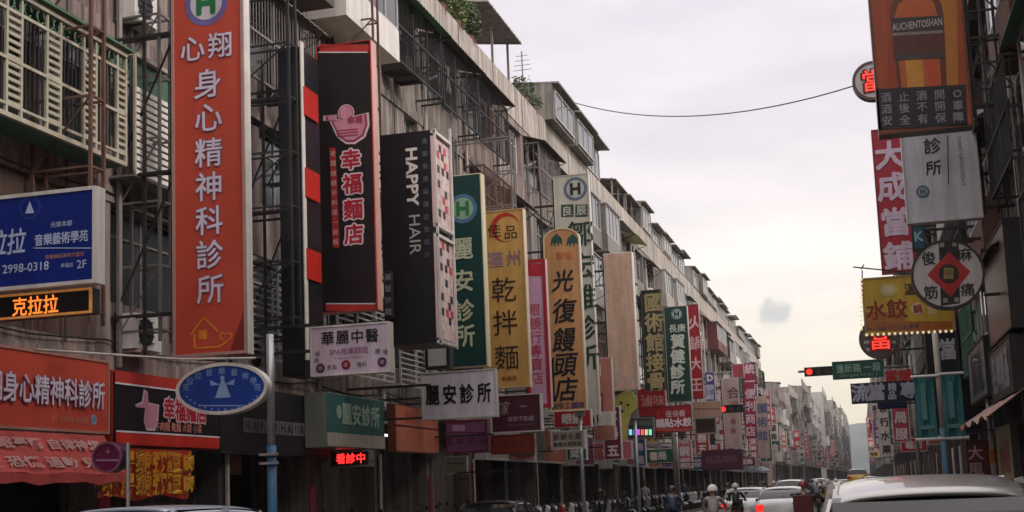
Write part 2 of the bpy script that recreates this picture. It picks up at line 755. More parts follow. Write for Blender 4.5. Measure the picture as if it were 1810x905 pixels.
def old_grille(row, root, y0, y1, z0, z1, dep):
    """cream iron balcony grille: barred lights between louvred strips, green scrolls and gutter above"""
    X = row.x(dep)
    f = MB()
    for z, t in ((z0, .07), (z0 + .16, .04), ((z0 + z1) / 2 - .1, .05), (z1 - .3, .05)):
        f.bar((X, y0, z), (X, y1, z), t)
    f.bar((X, y0, z1), (X, y1, z1), .10)
    for e in (y0, y1):
        f.bar((row.x(0), e, z0), (X, e, z0), .05)
        f.bar((row.x(0), e, z1), (X, e, z1), .05)
        f.bar((X, e, z0), (X, e, z1), .05)
        for k in range(5):
            f.bar((row.x(dep * (k + .5) / 5), e, z0), (row.x(dep * (k + .5) / 5), e, z1), .02)
    y = y0
    k = 0
    dark, lv, scr = MB(), MB(), MB()
    while y < y1 - .2:
        w = .62 if k % 2 == 0 else .34
        w = min(w, y1 - y)
        f.bar((X, y, z0), (X, y, z1), .045)
        if k % 2 == 0:
            for q in range(1, 6):
                dark.bar((X, y + w * q / 6, z0 + .17), (X, y + w * q / 6, z1 - .32), .022)
        else:
            for q in range(12):
                zz = z0 + .2 + q * (z1 - z0 - .5) / 12
                lv.bar((X, y + .02, zz), (X, y + w - .02, zz + .0), .035, .05)
        for q in range(2):
            cy = y + w * (q + .5) / 2
            pts = [(X, cy + .09 * math.cos(a * .7), z1 - .16 + .10 * math.sin(a * .7)) for a in range(9)]
            scr.tube(pts, .016, 4)
        y += w
        k += 1
    f.build('grille_frame', mat('cream_paint', (.48, .45, .36), .5, .15, streak=.3), root)
    dark.build('grille_bars', M_BLACKM, root, kind='stuff')
    lv.build('grille_louvres', mat('cream_paint', None), root, kind='stuff')
    scr.build('grille_scrolls', mat('old_green', (.08, .17, .11), .6, .3), root, kind='stuff')
    row.bx(MB(), 0, dep, y0, y1, z0 - .03, z0 - .0).build('grille_floor', M_GREENP, root)
    row.bx(MB(), .0, dep + .12, y0 - .1, y1 + .1, z1 + .055, z1 + .09).build('grille_roof', mat('old_green', None), root)


def louvre_box(row, root, y0, y1, z0, z1, dep):
    X = row.x(dep)
    lv = MB()
    f = MB()
    n = 12
    for q in range(n + 1):
        zz = z0 + q * (z1 - z0 - .35) / n
        lv.bar((X, y0, zz), (X, y1, zz), .03, .075)
    for y in (y0, (y0 * 2 + y1) / 3, (y0 + 2 * y1) / 3, y1):
        f.bar((X, y, z0), (X, y, z1 + .25), .045)
        f.bar((row.x(0), y, z1 + .25), (X, y, z1 + .25), .04)
    f.bar((X, y0, z1 + .25), (X, y1, z1 + .25), .07)
    row.bx(MB(), dep - .1, dep - .06, y0, y1, z1 - .3, z1 + .2).build('upper_glazing', mat('old_green', (.08, .17, .11), .6, .3), root)
    lv.build('louvres', mat('louvre_white', (.82, .77, .70), .45, .1), root, kind='stuff')
    f.build('louvre_frame', mat('cream_paint', None), root)
    row.bx(MB(), 0, dep, y0, y1, z0 - .08, z0 - .04).build('louvre_floor', M_GREYA, root)




def house(row, y0, nb, wall, label, style, near, name='shop_house', group=None, roofz=ROOF, sheds=None, base=0, pipes=True):
    """style(bay, floor) -> list of fittings"""
    y1 = y0 + nb * BAY
    root = thing(name, label, 'building', (row.x(-5), (y0 + y1) / 2, 0), group)
    w = MB()
    # party walls, slabs, spandrels and piers: openings stay open
    for i in range(nb + 1):
        yb = y0 + i * BAY
        a, c = (max(y0 + .002, yb - .2), min(y1 - .002, yb + .2))
        row.bx(w, -.45, 0, a, c, 4.2, roofz)
    fls = FL if roofz == ROOF else [4.2 + 2.9 * i for i in range(int((roofz - 4.2) / 2.9 + .01))]
    for z in fls + [roofz]:
        row.bx(w, -10, .03, y0 + .003, y1 - .003, z - .28, z)
    for z in fls:
        for i in range(nb):
            yb = y0 + i * BAY
            st = style(i, fls.index(z))
            sill = st.get('sill', .9)
            row.bx(w, -.3, -.02, yb + .2, yb + BAY - .2, z, z + sill)
            if 'solid' in st:
                row.bx(w, -.3, -.02, yb + .2, yb + st['solid'], z + sill, z + FH - .28)
    row.bx(w, -10, -9.8, y0 + .003, y1 - .003, 0, roofz)
    row.bx(w, -9.8, -.45, y0 + .004, y0 + .12, 0, roofz - .28)
    row.bx(w, -9.8, -.45, y1 - .12, y1 - .004, 0, roofz - .28)
    w.build('wall', wall, root)
    # ground floor: arcade columns and the recessed shopfronts
    for i in range(nb + 1):
        yb = y0 + i * BAY
        row.bx(MB(), -.5, -.03, max(y0 + .01, yb - .2), min(y1 - .01, yb + .2), 0, 3.92).build('arcade_column', M_COLS[(i * 7 + int(y0)) % 4], root)
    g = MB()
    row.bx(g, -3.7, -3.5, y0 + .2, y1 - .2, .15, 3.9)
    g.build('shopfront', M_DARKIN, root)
    rc = random.Random(int(y0 * 7) + row.side)
    if roofz == ROOF:
        for i in range(nb):
            yb = y0 + i * BAY
            if rc.random() < .75:
                ya = yb + rc.uniform(.5, 2.2)
                w_ = rc.uniform(.5, 1.6)
                row.bx(MB(), -.8, -.72, ya, ya + w_, rc.uniform(1.9, 2.3), 2.75).build('hanging_board', smat(rc.choice(['7a2c34', '3a3a44', '8c8274', '2c4464', '5c2c4c', '6a5a3c', '2a3a30'])), root)
            if rc.random() < .7:
                MB().tube([(row.x(.02), yb + .1, .15), (row.x(.02), yb + .1, 2.75)], .05, 6).build('downpipe', rc.choice([M_PIPE, M_ALU, M_ALUD]), root)
            if rc.random() < .6:
                row.bx(MB(), .0, .03, yb - .15 if i else yb + .03, yb + .17, rc.uniform(.8, 1.4), rc.uniform(2.0, 2.6)).build('column_poster', smat(rc.choice(['8a2c34', '9c9488', '3c4c64', 'a88c3c', '4c2c3c', '7c7c80'])), root)
            if rc.random() < .55:
                row.bx(MB(), -3.45, -3.35, yb + .8, yb + 3.4, .2, 2.6).build('shop_door', rc.choice([M_GLASS, M_ALUD, W_BROWN, smat('3a2424'), smat('20303a')]), root)
            if rc.random() < .3:
                row.bx(MB(), -2.1, -1.98, yb + 1.2, yb + 2.4, 3.5, 3.56).build('fluorescent_lamp', mat('lit_tube', (.9, .95, 1), .4, 0, emit=1.6), root)
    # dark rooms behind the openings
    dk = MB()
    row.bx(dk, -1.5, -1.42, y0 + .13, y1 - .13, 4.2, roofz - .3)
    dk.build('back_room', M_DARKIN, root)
    # roof parapet in one panel per bay
    for i in range(nb):
        yb = y0 + i * BAY
        row.bx(MB(), -.12, .06, yb + .06, yb + BAY - .06, roofz + .005, roofz + 1.4).build('parapet', W_PALE if roofz == ROOF else wall, root)
    for z in fls:
        fi = fls.index(z)
        for i in range(nb):
            yb = y0 + i * BAY
            st = style(i, fi)
            ya, yc = yb + .25, yb + BAY - .25
            sill = st.get('sill', .9)
            ws = yb + st['solid'] + .02 if 'solid' in st else yb + .22
            if st.get('win', 1):
                window(row, root, ws, yb + BAY - .22, z + sill + .01, z + FH - .3, near, st.get('np', 3 if 'solid' not in st else 2), st.get('wm'))
            if 'shutter' in st:
                row.bx(MB(), -.12, -.06, ya, yc, z + sill, z + FH - .3).build('shutter', st['shutter'], root)
            if 'cage' in st:
                dep, m, hz = st['cage']
                cage(row, root, ya, yc, z + .35, z + 2.35, dep, m, .14 if near else .28, hz)
                if st.get('things', 0):
                    bm_ = random.choice([M_DARKIN, M_BROWNA, M_GREENP])
                    for kk in range(4):
                        q = MB()
                        yy = random.uniform(ya + .2, yc - .5)
                        row.bx(q, .05, dep - .1, yy, yy + random.uniform(.2, .4), z + .38, z + random.uniform(.6, 1.1))
                        q.build('stored_box', bm_, root)
            if 'grille' in st:
                old_grille(row, root, yb + .1, yb + BAY - .35, z + .18, z + 2.05, .62)
            if 'louvre' in st:
                louvre_box(row, root, yb + .15, yb + BAY - .3, z + .2, z + 2.0, .5)
            if 'box' in st:
                dep, m = st['box']
                enclosure(row, root, ya, yc, z + .1, z + 2.5, dep, m, near)
            if 'awn' in st:
                m, dep, dr = st['awn']
                awning(row, root, ya - .1, yc + .1, z + FH - .22, dep, dr, m, ribs=near)
            for q in range(st.get('ac', 0)):
                air_con(row, root, yb + .35 + q * 1.3, z + st.get('acz', .12))
            if 'cloth' in st:
                q = MB()
                q.bar((row.x(.45), ya, z + 1.95), (row.x(.45), yc, z + 1.95), .02)
                q.build('drying_rail', M_ALU, root)
                for kk in range(4):
                    yy = ya + .3 + kk * .8
                    cw = random.uniform(.3, .55)
                    n_ = 5
                    q = MB()
                    for jj in range(n_ + 1):
                        for tt in range(4):
                            q.v.append((row.x(.45 + .04 * math.sin(jj * 2.1 + tt)), yy + cw * jj / n_, z + 1.93 - .27 * tt))
                    for jj in range(n_):
                        for tt in range(3):
                            a_ = jj * 4 + tt
                            q.f.append((a_, a_ + 1, a_ + 5, a_ + 4))
                    q.build('hanging_cloth', random.choice([smat('6a5c66'), smat('8d8a88'), smat('3d4a5e'), smat('5c2a2a')]), root)
    if pipes:
        for i in range(nb):
            yb = y0 + i * BAY + .32
            p = MB().tube([(row.x(.1), yb, 4.0), (row.x(.1), yb, roofz - .4)], .055, 6)
            p.build('drain_pipe', M_PIPE if (i + int(y0)) % 3 else M_ALUD, root)
        c = MB()
        r = random.Random(int(y0 * 10))
        for q in range(3):
            z = r.choice([4.35, 7.0, 9.9, 12.8]) + r.uniform(-.1, .1)
            pts = [(row.x(.05), y0 + (y1 - y0) * k / 8, z - .12 * math.sin(math.pi * (k % 4) / 4) + r.uniform(-.02, .02)) for k in range(9)]
            c.tube(pts, .018, 4)
        yv = r.uniform(y0 + 1, y1 - 1)
        c.tube([(row.x(.04), yv, 4.3), (row.x(.04), yv, 14)], .02, 4)
        c.build('cable', M_BLACKM, root)
    for sh in (sheds or []):
        ya, yc, dz, over, m, kind = sh
        z0 = roofz + .006
        s = MB()
        if kind == 'open':        # canopy on posts
            z1 = roofz + dz
            for yy in (ya + .1, yc - .1, (ya + yc) / 2):
                s.bar((row.x(-.2), yy, z0), (row.x(-.2), yy, z1), .08)
                s.bar((row.x(-3.5), yy, z0), (row.x(-3.5), yy, z1 + .5), .08)
                s.bar((row.x(over), yy, z1 - .12), (row.x(-4), yy, z1 + .45), .06)
            s.build('canopy_frame', M_ALUD, root)
            row.bx(MB(), -4, -3.8, ya, yc, z0, z1).build('shed_wall', W_TAN, root)
            q = MB()
            n = int((yc - ya) / .2)
            for i in range(n + 1):
                yy = ya + (yc - ya) * i / n
                for dd, zz in ((over, z1 - .1), (-4.2, z1 + .5)):
                    q.v.append((row.x(dd), yy, zz + .04 * (i % 2)))
                for dd, zz in ((over, z1 - .16), (-4.2, z1 + .44)):
                    q.v.append((row.x(dd), yy, zz + .04 * (i % 2)))
            for i in range(n):
                a = 4 * i
                q.f += [(a, a + 1, a + 5, a + 4), (a + 2, a + 6, a + 7, a + 3), (a, a + 4, a + 6, a + 2)]
            q.f += [(0, 2, 3, 1), (4 * n, 4 * n + 1, 4 * n + 3, 4 * n + 2)]
            q.build('canopy_roof', m, root)
        else:                     # a closed shed with a window strip and eaves
            z1 = roofz + dz
            row.bx(s, -4, -.05 + (over if kind == 'out' else 0), ya, yc, z0 if kind != 'out' else z0 + 1.42, z1)
            if kind == 'out':
                row.bx(s, -4, -.14, ya, yc, z0, z0 + 1.42)
            s.build('roof_shed', m, root)
            zz = z0 + 1.55
            window(row, root, ya + .3, yc - .3, zz, z1 - .25, near, 3, M_ALU, d=(.0 + (over if kind == 'out' else 0)))
            q = MB()
            q.prism([(over + .25, z1 - .05), (-4.2, z1 + .35), (-4.2, z1 + .42), (over + .25, z1 + .03)],
                    lambda u, v, d: (row.x(u), ya - .01 + d, v), 0, yc - ya + .02)
            q.build('shed_roof', W_ROOF, root)
    return root


LR = Row(-1, -12.0)
RR = Row(1, 3.8)

# fittings of the bays one can tell apart in the photograph: (bay index counted from Y=14.8, floor)
NEAR = {
    (0, 0): dict(win=0, shutter=W_BROWN, sill=.2), (0, 1): dict(sill=.3, grille=1, win=1),
    (0, 2): dict(solid=2.6), (0, 3): dict(),
    (1, 0): dict(sill=.9, wm=M_ALUD, ac=1), (1, 1): dict(win=1, louvre=1), (1, 2): dict(solid=2.2, ac=1),
    (2, 0): dict(ac=1, acz=.1, cage=(.5, M_ALU, True)), (2, 1): dict(solid=1.8), (2, 2): dict(awn=(M_GREYA, .7, .3), cage=(.5, M_ALUD, False)), (99, 3): dict(cage=(.6, M_BROWNA, False)),
    (3, 0): dict(cage=(.6, M_ALU, True), awn=(M_GREYA, .8, .3)), (3, 1): dict(solid=2.4, awn=(M_YELA, .6, .25)), (3, 2): dict(solid=2.6), (2, 3): dict(box=(.9, M_BROWNA)),
    (4, 0): dict(cage=(.6, M_ALU, True), awn=(M_YELA, .8, .3)), (4, 1): dict(solid=2.2, awn=(M_YELA, .55, .25), cage=(.4, M_ALUD, False)), (4, 2): dict(solid=2.9), (3, 3): dict(box=(1.0, M_WHITEP), awn=(M_GREYA, 1.1, .1)),
    (5, 1): dict(solid=1.4), (5, 2): dict(solid=2.7), (4, 3): dict(cage=(.8, M_BLACKM, False), awn=(M_GREENA, 1.15, .45), things=1),
    (6, 1): dict(solid=1.8), (6, 2): dict(cage=(.7, M_RUST, False), wm=M_ALUD, things=1), (5, 3): dict(cage=(.7, M_BLACKM, False), awn=(M_BROWNA, 1.0, .3), cloth=1),
    (7, 2): dict(solid=2.0, awn=(M_GREYA, .6, .3)), (6, 3): dict(cage=(.6, M_BLACKM, False), cloth=1, awn=(M_BROWNA, .9, .2)),
    (8, 2): dict(solid=2.0), (7, 3): dict(solid=1.6, wm=M_WHITEP), (8, 3): dict(cage=(.6, M_ALUD, False), awn=(M_BROWNA, .9, .3), cloth=1),
    (9, 2): dict(cage=(.6, M_BLACKM, False), awn=(M_BROWNA, .8, .3)), (9, 3): dict(solid=2.4, awn=(M_GREYA, .5, .3)),
}


def rnd_style(r, dark=False):
    k = r.random()
    d = {}
    if k < .26:
        d['cage'] = (r.choice([.45, .6, .7]), r.choice([M_ALUD, M_BLACKM, M_RUST, M_ALU, M_GREENP]), r.random() < .25)
        d['things'] = 1 if r.random() < .5 else 0
    elif k < .48:
        d['box'] = (r.choice([.5, .7, .9]), r.choice([M_WHITEP, W_GREY, W_PALE, M_ALUD, M_REDA]))
    elif k < .75:
        d['solid'] = r.choice([1.4, 2.0, 2.6])
    if r.random() < .5:
        d['awn'] = (r.choice([M_GREYA, M_BROWNA, M_GREENA, M_YELA, M_GREYA, M_BROWNA]), r.choice([.6, .8, 1.0]), r.choice([.2, .3, .4]))
    if r.random() < .5 and 'box' not in d and 'cage' not in d:
        d['ac'] = 1
    if r.random() < .15:
        d['cloth'] = 1
    if dark:  # right row: its shade is put into darker fitting colours
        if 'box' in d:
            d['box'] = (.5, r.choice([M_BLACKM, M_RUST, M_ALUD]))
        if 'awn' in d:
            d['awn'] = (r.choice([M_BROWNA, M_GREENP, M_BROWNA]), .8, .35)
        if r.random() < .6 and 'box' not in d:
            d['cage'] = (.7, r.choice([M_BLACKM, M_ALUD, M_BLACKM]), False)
    return d


marks_left = ['at the left edge beside the road, before the blue sign', 'behind the blue night school sign, green cage on its third floor',
              'behind the orange clinic blade sign', 'behind the black noodle shop sign, white boxed balcony at top',
              'with a green corrugated awning under its parapet', 'with rooftop plants and a broad canopy roof',
              'with washing hung in a black cage behind the gold noodle sign', 'with a grey glazed shed projecting on its roof',
              'behind the tall beige blank sign', 'behind the two dark green blade signs',
              'above the yellow ice cream cone sign', 'above the red dumpling sign']
walls = [W_PINK, W_PINK, W_PINK, W_BEIGE, W_PINK, W_BEIGE, W_GREY, W_PALE, W_GREY, W_BEIGE, W_GREY, W_TAN]
for k in range(20):
    y0 = 6.4 + 8.4 * k
    rr = random.Random(100 + k)
    cache = {}

    def style(i, f, k=k, rr=rr, cache=cache):
        bay = 2 * k + i - 2
        if (bay, f) in NEAR:
            return NEAR[(bay, f)]
        if (i, f) not in cache:
            cache[(i, f)] = rnd_style(rr)
        return cache[(i, f)]
    lab = ('five-storey row house ' + marks_left[k]) if k < 12 else None
    if lab is None:
        lab = 'distant five-storey row house on the left, number %s from the far corner' % ['eight', 'seven', 'six', 'five', 'four', 'three', 'two', 'one'][k - 12]
    sheds = []
    if k == 4:
        sheds = [(42.8, 47.6, 3.3, .35, W_ROOF, 'open')]
    elif k == 5:
        sheds = [(52.3, 56.6, 3.0, .5, W_GREY, 'out')]
    elif k == 6:
        sheds = [(56.9, 61.0, 3.0, .5, W_GREY, 'out'), (61.3, 65.0, 3.2, .3, W_GREY, 'closed')]
    elif k > 6:
        a = y0 + rr.uniform(.0, .5)
        for j in range(2):
            ln = rr.uniform(3.5, 4.15)
            if rr.random() < .9:
                sheds.append((a, a + ln, rr.uniform(2.5, 3.4), rr.uniform(.0, .35), rr.choice([W_GREY, W_PALE, W_TAN]), rr.choice(['open', 'out', 'closed', 'out', 'closed'])))
            a += ln + .05
    house(LR, y0, 2, walls[k % 12], lab, style, near=(k < 6), group='five-storey houses of the left row', sheds=sheds)

for k in range(17):
    y0 = 25.0 + 8.4 * k
    rr = random.Random(300 + k)
    cache = {}

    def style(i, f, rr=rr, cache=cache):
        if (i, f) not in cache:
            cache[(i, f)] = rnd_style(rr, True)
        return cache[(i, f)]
    mk = ['outside the right edge beside the brown panel', 'behind the beer poster, dark iron cages up its front', 'behind the round coin sign',
          'behind the tall navy pawn shop sign', 'behind the teal banners'] + ['far along the right side, %s beyond the teal banners' % q for q in
          ['first', 'second', 'third', 'fourth', 'fifth', 'sixth', 'seventh', 'eighth', 'ninth', 'tenth', 'eleventh', 'twelfth']]
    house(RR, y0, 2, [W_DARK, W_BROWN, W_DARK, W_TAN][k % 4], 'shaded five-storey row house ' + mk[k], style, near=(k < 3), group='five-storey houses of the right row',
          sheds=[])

for k in range(3):
    rr = random.Random(600 + k)
    cache = {}

    def style(i, f, rr=rr, cache=cache):
        if (i, f) not in cache:
            cache[(i, f)] = rnd_style(rr)
        return cache[(i, f)]
    house(LR, -2.0 - 8.4 * k, 2, [W_GREY, W_TAN, W_BEIGE][k], 'five-storey row house of the left row, %s back from the picture edge' % ['first', 'second', 'third'][k], style, near=False,
          group='five-storey houses of the left row')
for k in range(6):
    rr = random.Random(700 + k)
    cache = {}

    def style(i, f, rr=rr, cache=cache):
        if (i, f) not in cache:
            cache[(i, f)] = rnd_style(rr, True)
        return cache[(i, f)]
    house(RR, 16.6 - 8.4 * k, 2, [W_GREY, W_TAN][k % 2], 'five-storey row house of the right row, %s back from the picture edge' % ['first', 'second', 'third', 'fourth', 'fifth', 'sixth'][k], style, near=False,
          group='five-storey houses of the right row')

# ---- the blocks beyond the crossing
far_l = [(192, 3, 13.2, W_TAN, 'brown tiled block with its blank end wall facing the crossing', -12),
         (206, 4, 14.4, W_PINK, 'pinkish block with a sheet-metal roof beyond the crossing', -11.7),
         (224, 7, 16.2, W_PALE, 'cream block, its pale end wall seen beyond the grey block', -10.9),
         (256, 8, 19.4, W_BEIGE, 'beige balconied block, third beyond the crossing', -10.0),
         (292, 10, 19.4, W_PALE, 'pale balconied block, fourth beyond the crossing', -9.8),
         (352, 10, 24.2, mat('white_tile', (.50, .49, .47), .7, .1, streak=.2), 'white slab tower standing tallest far down the left side', -8.6),
         (396, 12, 21.6, W_GREY, 'grey far block just past the white tower', -9),
         (448, 18, 27.4, W_PALE, 'pale far block, second past the white tower', -8),
         (526, 20, 24.5, W_GREY, 'low grey far block, third past the white tower', -8),
         (612, 30, 33.2, W_BEIGE, 'tall beige block, fourth past the white tower', -7.6),
         (740, 60, 36.1, W_GREY, 'last grey block visible at the left end of the street', -7.2)]
for (y, nb, rz, wm, lab, X) in far_l:
    rw = Row(-1, X)
    rr = random.Random(int(y))
    cache = {}

    def style(i, f, rr=rr, cache=cache):
        if (i, f) not in cache:
            q = rr.random()
            cache[(i, f)] = dict(box=(.9, rr.choice([W_PALE, W_GREY, M_WHITEP]))) if q < .4 else (dict(solid=1.8) if q < .7 else dict(awn=(M_GREYA, .8, .3)))
        return cache[(i, f)]
    house(rw, y, nb, wm, lab, style, near=False, name='city_block', roofz=rz, pipes=False, sheds=[(y + 1, y + 5, 2.4, 0, W_GREY, 'closed')] if int(y) in (206, 292) else [])
far_r = [(190, 8, 18.7, W_TAN, 'brown far block down the right side', 4.2), (226, 9, 24.5, W_GREY, 'grey far block, second down the right side', 4.2),
         (268, 10, 21.6, W_BEIGE, 'beige far block, third down the right side', 4.2), (314, 12, 27.4, W_GREY, 'tall grey far block, fourth down the right side', 4.4),
         (368, 14, 30.3, W_PALE, 'pale far block, fifth down the right side', 4.4), (432, 20, 24.5, W_GREY, 'low grey block, sixth down the right side', 4.4), (520, 80, 33.2, W_BEIGE, 'last beige block down the right side', 4.6)]
for (y, nb, rz, wm, lab, X) in far_r:
    rw = Row(1, X)
    house(rw, y, nb, wm, lab, lambda i, f: dict(solid=1.6) if (i + f) % 2 else {}, near=False, name='city_block', roofz=rz, pipes=False)


# ================================================================== SIGNS OF THE LEFT ROW
WH, BK, CREAM = smat('e6dfe6'), smat('17141a'), smat('d9cfae')
TOWHITE = mat('lit_white_panel', (.75, .75, .74), .3, .05)
EDGE = mat('sign_edge_white', (.74, .71, .68), .3, .1, streak=.3)
EDGEG = mat('sign_edge_grey', (.45, .43, .42), .4, .1)
NAVY = smat('151b24')
RED = smat('c0281e')


def vert(sg, txt, px0, py0, px1, py1, h, m, **k):
    n = len(txt)
    for i, ch in enumerate(txt):
        q = i / max(1, n - 1)
        sg.t(ch, px0 + (px1 - px0) * q, py0 + (py1 - py0) * q, h, m, **k)


def horiz(sg, txt, px0, py0, px1, py1, h, m, **k):
    vert(sg, txt, px0, py0, px1, py1, h, m, **k)


# -- night-school sign, blue, its left end outside the picture
BL = smat('142c86')
s = Sign('box_sign', 'blue music school box sign with white lettering, above the orange LED display', 'sign',
         (-60, 171, 341, 510), .2, BL, EDGE, Y=14.9, fw=.05, frame=EDGE, wall=-12, levels=[5.3, 5.9])
LB = smat('bfcdf0')
s.disc(54, 367, 21, smat('2c4590'), .016)
s.disc(54, 367, 17, BL, .018)
s.poly([(46, 378), (62, 377), (54, 356)], LB)
s.t('克拉拉', -2, 430, 44, LB, off=.02, shear=.1, sx=.8)
s.t('音樂藝術學苑', 110, 421, 20, LB, off=.025, sx=.82)
s.t('光復本部', 110, 396, 10, LB, off=.01)
s.t('音樂舞蹈美術才藝班', 116, 452, 8, smat('c58a6a'))
s.t('2998-0318', 47, 473, 20, LB, off=.01, sx=1.0)
s.t('幸福店', 120, 469, 8, LB)
s.t('2F', 146, 467, 19, LB, off=.01)
s.rect(60, 163, 438, 439.5, LB)
s.done()

# -- LED strip under it
LEDB = mat('led_board', (.012, .01, .01), .4, .2)
LEDO = mat('led_orange', (1.0, .28, .04), .5, 0, emit=.7)
LEDR = mat('led_red', (1.0, .03, .03), .5, 0, emit=1.6)
LEDRIM = mat('led_rim', (.55, .22, .05), .5, .5, scale=14, emit=.25)
s = Sign('led_sign', 'dark LED display with orange running characters hanging below the blue music school sign', 'sign',
         (-60, 163, 518, 562), .18, LEDB, M_BLACKM, Y=15.0, fw=.03, frame=LEDRIM, wall=-12, levels=[4.9])
s.t('克拉拉', 64, 540, 32, LEDO, off=.02, sx=.9)
s.done()

# -- big orange clinic blade
OR = mat('print_clinic_orange', lin('c04c3a'), .4, .07, scale=1.2, streak=.1)
s = Sign('blade_sign', 'tall orange red clinic blade sign with white vertical characters and a house drawing', 'sign',
         (305, 434, -30, 629), .22, OR, EDGE, Y=19.2, fw=.05, frame=mat('sign_edge_salmon', lin('a78880'), .4, .1), wall=-12)
hlogo(s, 365, 6, 40, smat('7468a6'), smat('cfc8d6'), smat('1f7a46'))
CW = smat('ded2e6')
SH = smat('8a8fae')
for ch, x, y in (('心', 342, 87), ('翔', 390, 80), ('身', 368, 148), ('心', 370, 208), ('精', 370, 270), ('神', 370, 330), ('科', 371, 390),
                 ('診', 372, 450), ('所', 373, 511)):
    s.t(ch, x, y, 44 if y < 100 else 50, CW, off=.014, out=.02, outm=smat('6d5a80'), d=.03)
s.poly([(405, 628), (437, 628), (437, 520), (428, 560), (414, 600)], mat('print_dark_orange', lin('7c2c28'), .4, .05), .014)
YO = smat('e08a28')
for a, c_ in (((338, 592), (361, 562)), ((361, 562), (386, 586)), ((344, 590), (345, 616)), ((345, 616), (388, 613)), ((388, 613), (403, 603))):
    dx, dy = c_[0] - a[0], c_[1] - a[1]
    ln = math.hypot(dx, dy)
    nx, ny = -dy / ln * 1.6, dx / ln * 1.6
    s.poly([(a[0] - nx, a[1] - ny), (a[0] + nx, a[1] + ny), (c_[0] + nx, c_[1] + ny), (c_[0] - nx, c_[1] - ny)], YO)
s.rect(352, 366, 584, 600, YO)
hp = [(400 + 12 * (math.sin(q) ** 3), 596 - .75 * (13 * math.cos(q) - 5 * math.cos(2 * q) - 2 * math.cos(3 * q) - math.cos(4 * q))) for q in
      [2 * math.pi * i / 24 for i in range(24)]]
s.poly(hp, YO, .018)
s.poly([((x - 400) * .72 + 400, (y - 596) * .72 + 596) for x, y in hp], OR, .022)
s.done()

# -- oval school sign on the street pole
def oval(u0, u1, v0, v1, fw):
    return ell((u0 + u1) / 2, (v0 + v1) / 2, (u1 - u0) / 2 - fw, (v1 - v0) / 2 - fw, 48)


BL2 = smat('1646a0')
s = Sign('oval_sign', 'blue oval school sign with a fairy figure, mounted on the grey street pole', 'sign', (312, 474, 641, 733), .15, BL2, EDGE, Y=18.7,
         fw=.055, frame=EDGE, shape=oval)
LB2 = smat('8fb0dc')
for i, ch in enumerate('克拉拉音樂藝術學苑'):
    q = math.pi * (.95 - .90 * i / 8)
    s.t(ch, 393 + 64 * math.cos(q), 690 - 34 * math.sin(q), 13, LB2, off=.0)
s.poly([(381, 704), (409, 702), (397, 672), (392, 672)], LB2)
s.disc(394, 668, 4, LB2)
s.poly([(372, 672), (389, 680), (374, 682)], LB2)
s.poly([(416, 670), (399, 679), (414, 681)], LB2)
for i in range(14):
    q = math.pi * (1.12 + .76 * i / 13)
    s.disc(393 + 66 * math.cos(q), 688 - 36 * math.sin(q), 1.6, LB2, n=6)
s.rect(352, 430, 716, 718, LB2)
s.done()
r_ = thing('sign_pole', 'grey street pole with a blue painted foot carrying the blue oval sign', 'pole', (at(480, 800, 19.15).x, 19.15, .15))
px_ = r_.location.x
MB().tube([(px_, 19.15, 2.55), (px_, 19.15, 4.35)], .062, 12).build('upper_tube', M_STEEL, r_, smooth=True)
MB().tube([(px_, 19.15, .15), (px_, 19.15, 2.56)], .075, 12).build('painted_foot', M_BLUEPOLE, r_, smooth=True)
q = MB()
for z in (2.28, 2.42):
    q.tube([(px_, 19.15, z - .02), (px_, 19.15, z + .02)], .1, 10)
    q.bar((px_ - .16, 19.05, z), (px_ + .16, 19.05, z), .04)
q.build('clamp', M_STEEL, r_)
MB().tube([at(62, 618, 16.2), at(200, 627, 17.6), at(322, 635, 19.0), at(452, 633, 19.1)], .02, 8).build('side_arm', M_PIPE, r_, smooth=True)

# -- slim black blade with red lamps on its street side
s = Sign('blade_sign', 'slim black blank blade sign with red squares down its white street side', 'sign', (495, 534, 84, 664), .95, NAVY, smat('1a1a20'), Y=23.5,
         fw=.02, wall=-12)
xs = s.u1
for (ya, yb) in ((162, 212), (304, 355), (445, 498)):
    z1, z0 = at(545, ya, 24).z, at(545, yb, 24).z
    MB().box(xs + .0, xs + .05, 23.62, 24.3, z0, z1).build('red_square', RED, s.root)
z1, z0 = at(545, 85, 24).z, at(545, 640, 24).z
MB().box(xs - .02, xs + .02, 23.53, 23.68, z0, z1).build('white_strip', EDGE, s.root)
s.done()
s = Sign('small_sign', 'small black sign with a white letter A left of the slim black blade', 'sign', (468, 493, 85, 185), .15, NAVY, M_BLACKM, Y=24.9, fw=.02,
         frame=M_ALUD, wall=-12)
s.t('A', 486, 165, 22, WH)
s.done()

# -- noodle shop
BRN = smat('231b1e')
REDF = smat('bf3a34')
s = Sign('blade_sign', 'black noodle shop blade sign in a red frame, pink bowl above white edged characters', 'sign', (564, 662, 76, 551), .3, BRN, smat('d8a79c'), Y=25.2,
         fw=.02, frame=REDF, wall=-12)
s.rect(566, 652, 79, 92, REDF, .02)
s.rect(576, 664, 538, 549, REDF, .02)
s.rect(564, 650, 92, 94, WH, .024)
s.rect(577, 664, 536, 538, WH, .024)
PK = smat('d48fa4')
PK2 = smat('a8455c')
for m_, k_, d_ in ((smat('e9d3da'), 1.0, .016), (PK2, .9, .02), (PK, .8, .024)):
    bowl = [(-33, -4), (36, -20), (38, 2), (30, 24), (12, 36), (-4, 36), (-20, 24), (-28, 6)]
    s.poly([(616 + x * k_, 219 + y * k_) for x, y in bowl][::-1], m_, d_)
    s.disc(612, 200, 15 * k_, m_, d_ + .001)
    s.poly([(616 - 44 * k_, 209 + 5 * k_), (616 - 20, 209 + 6 * k_), (616 - 20, 209 - 6 * k_), (616 - 44 * k_, 209 - 4 * k_)], m_, d_ + .0015)
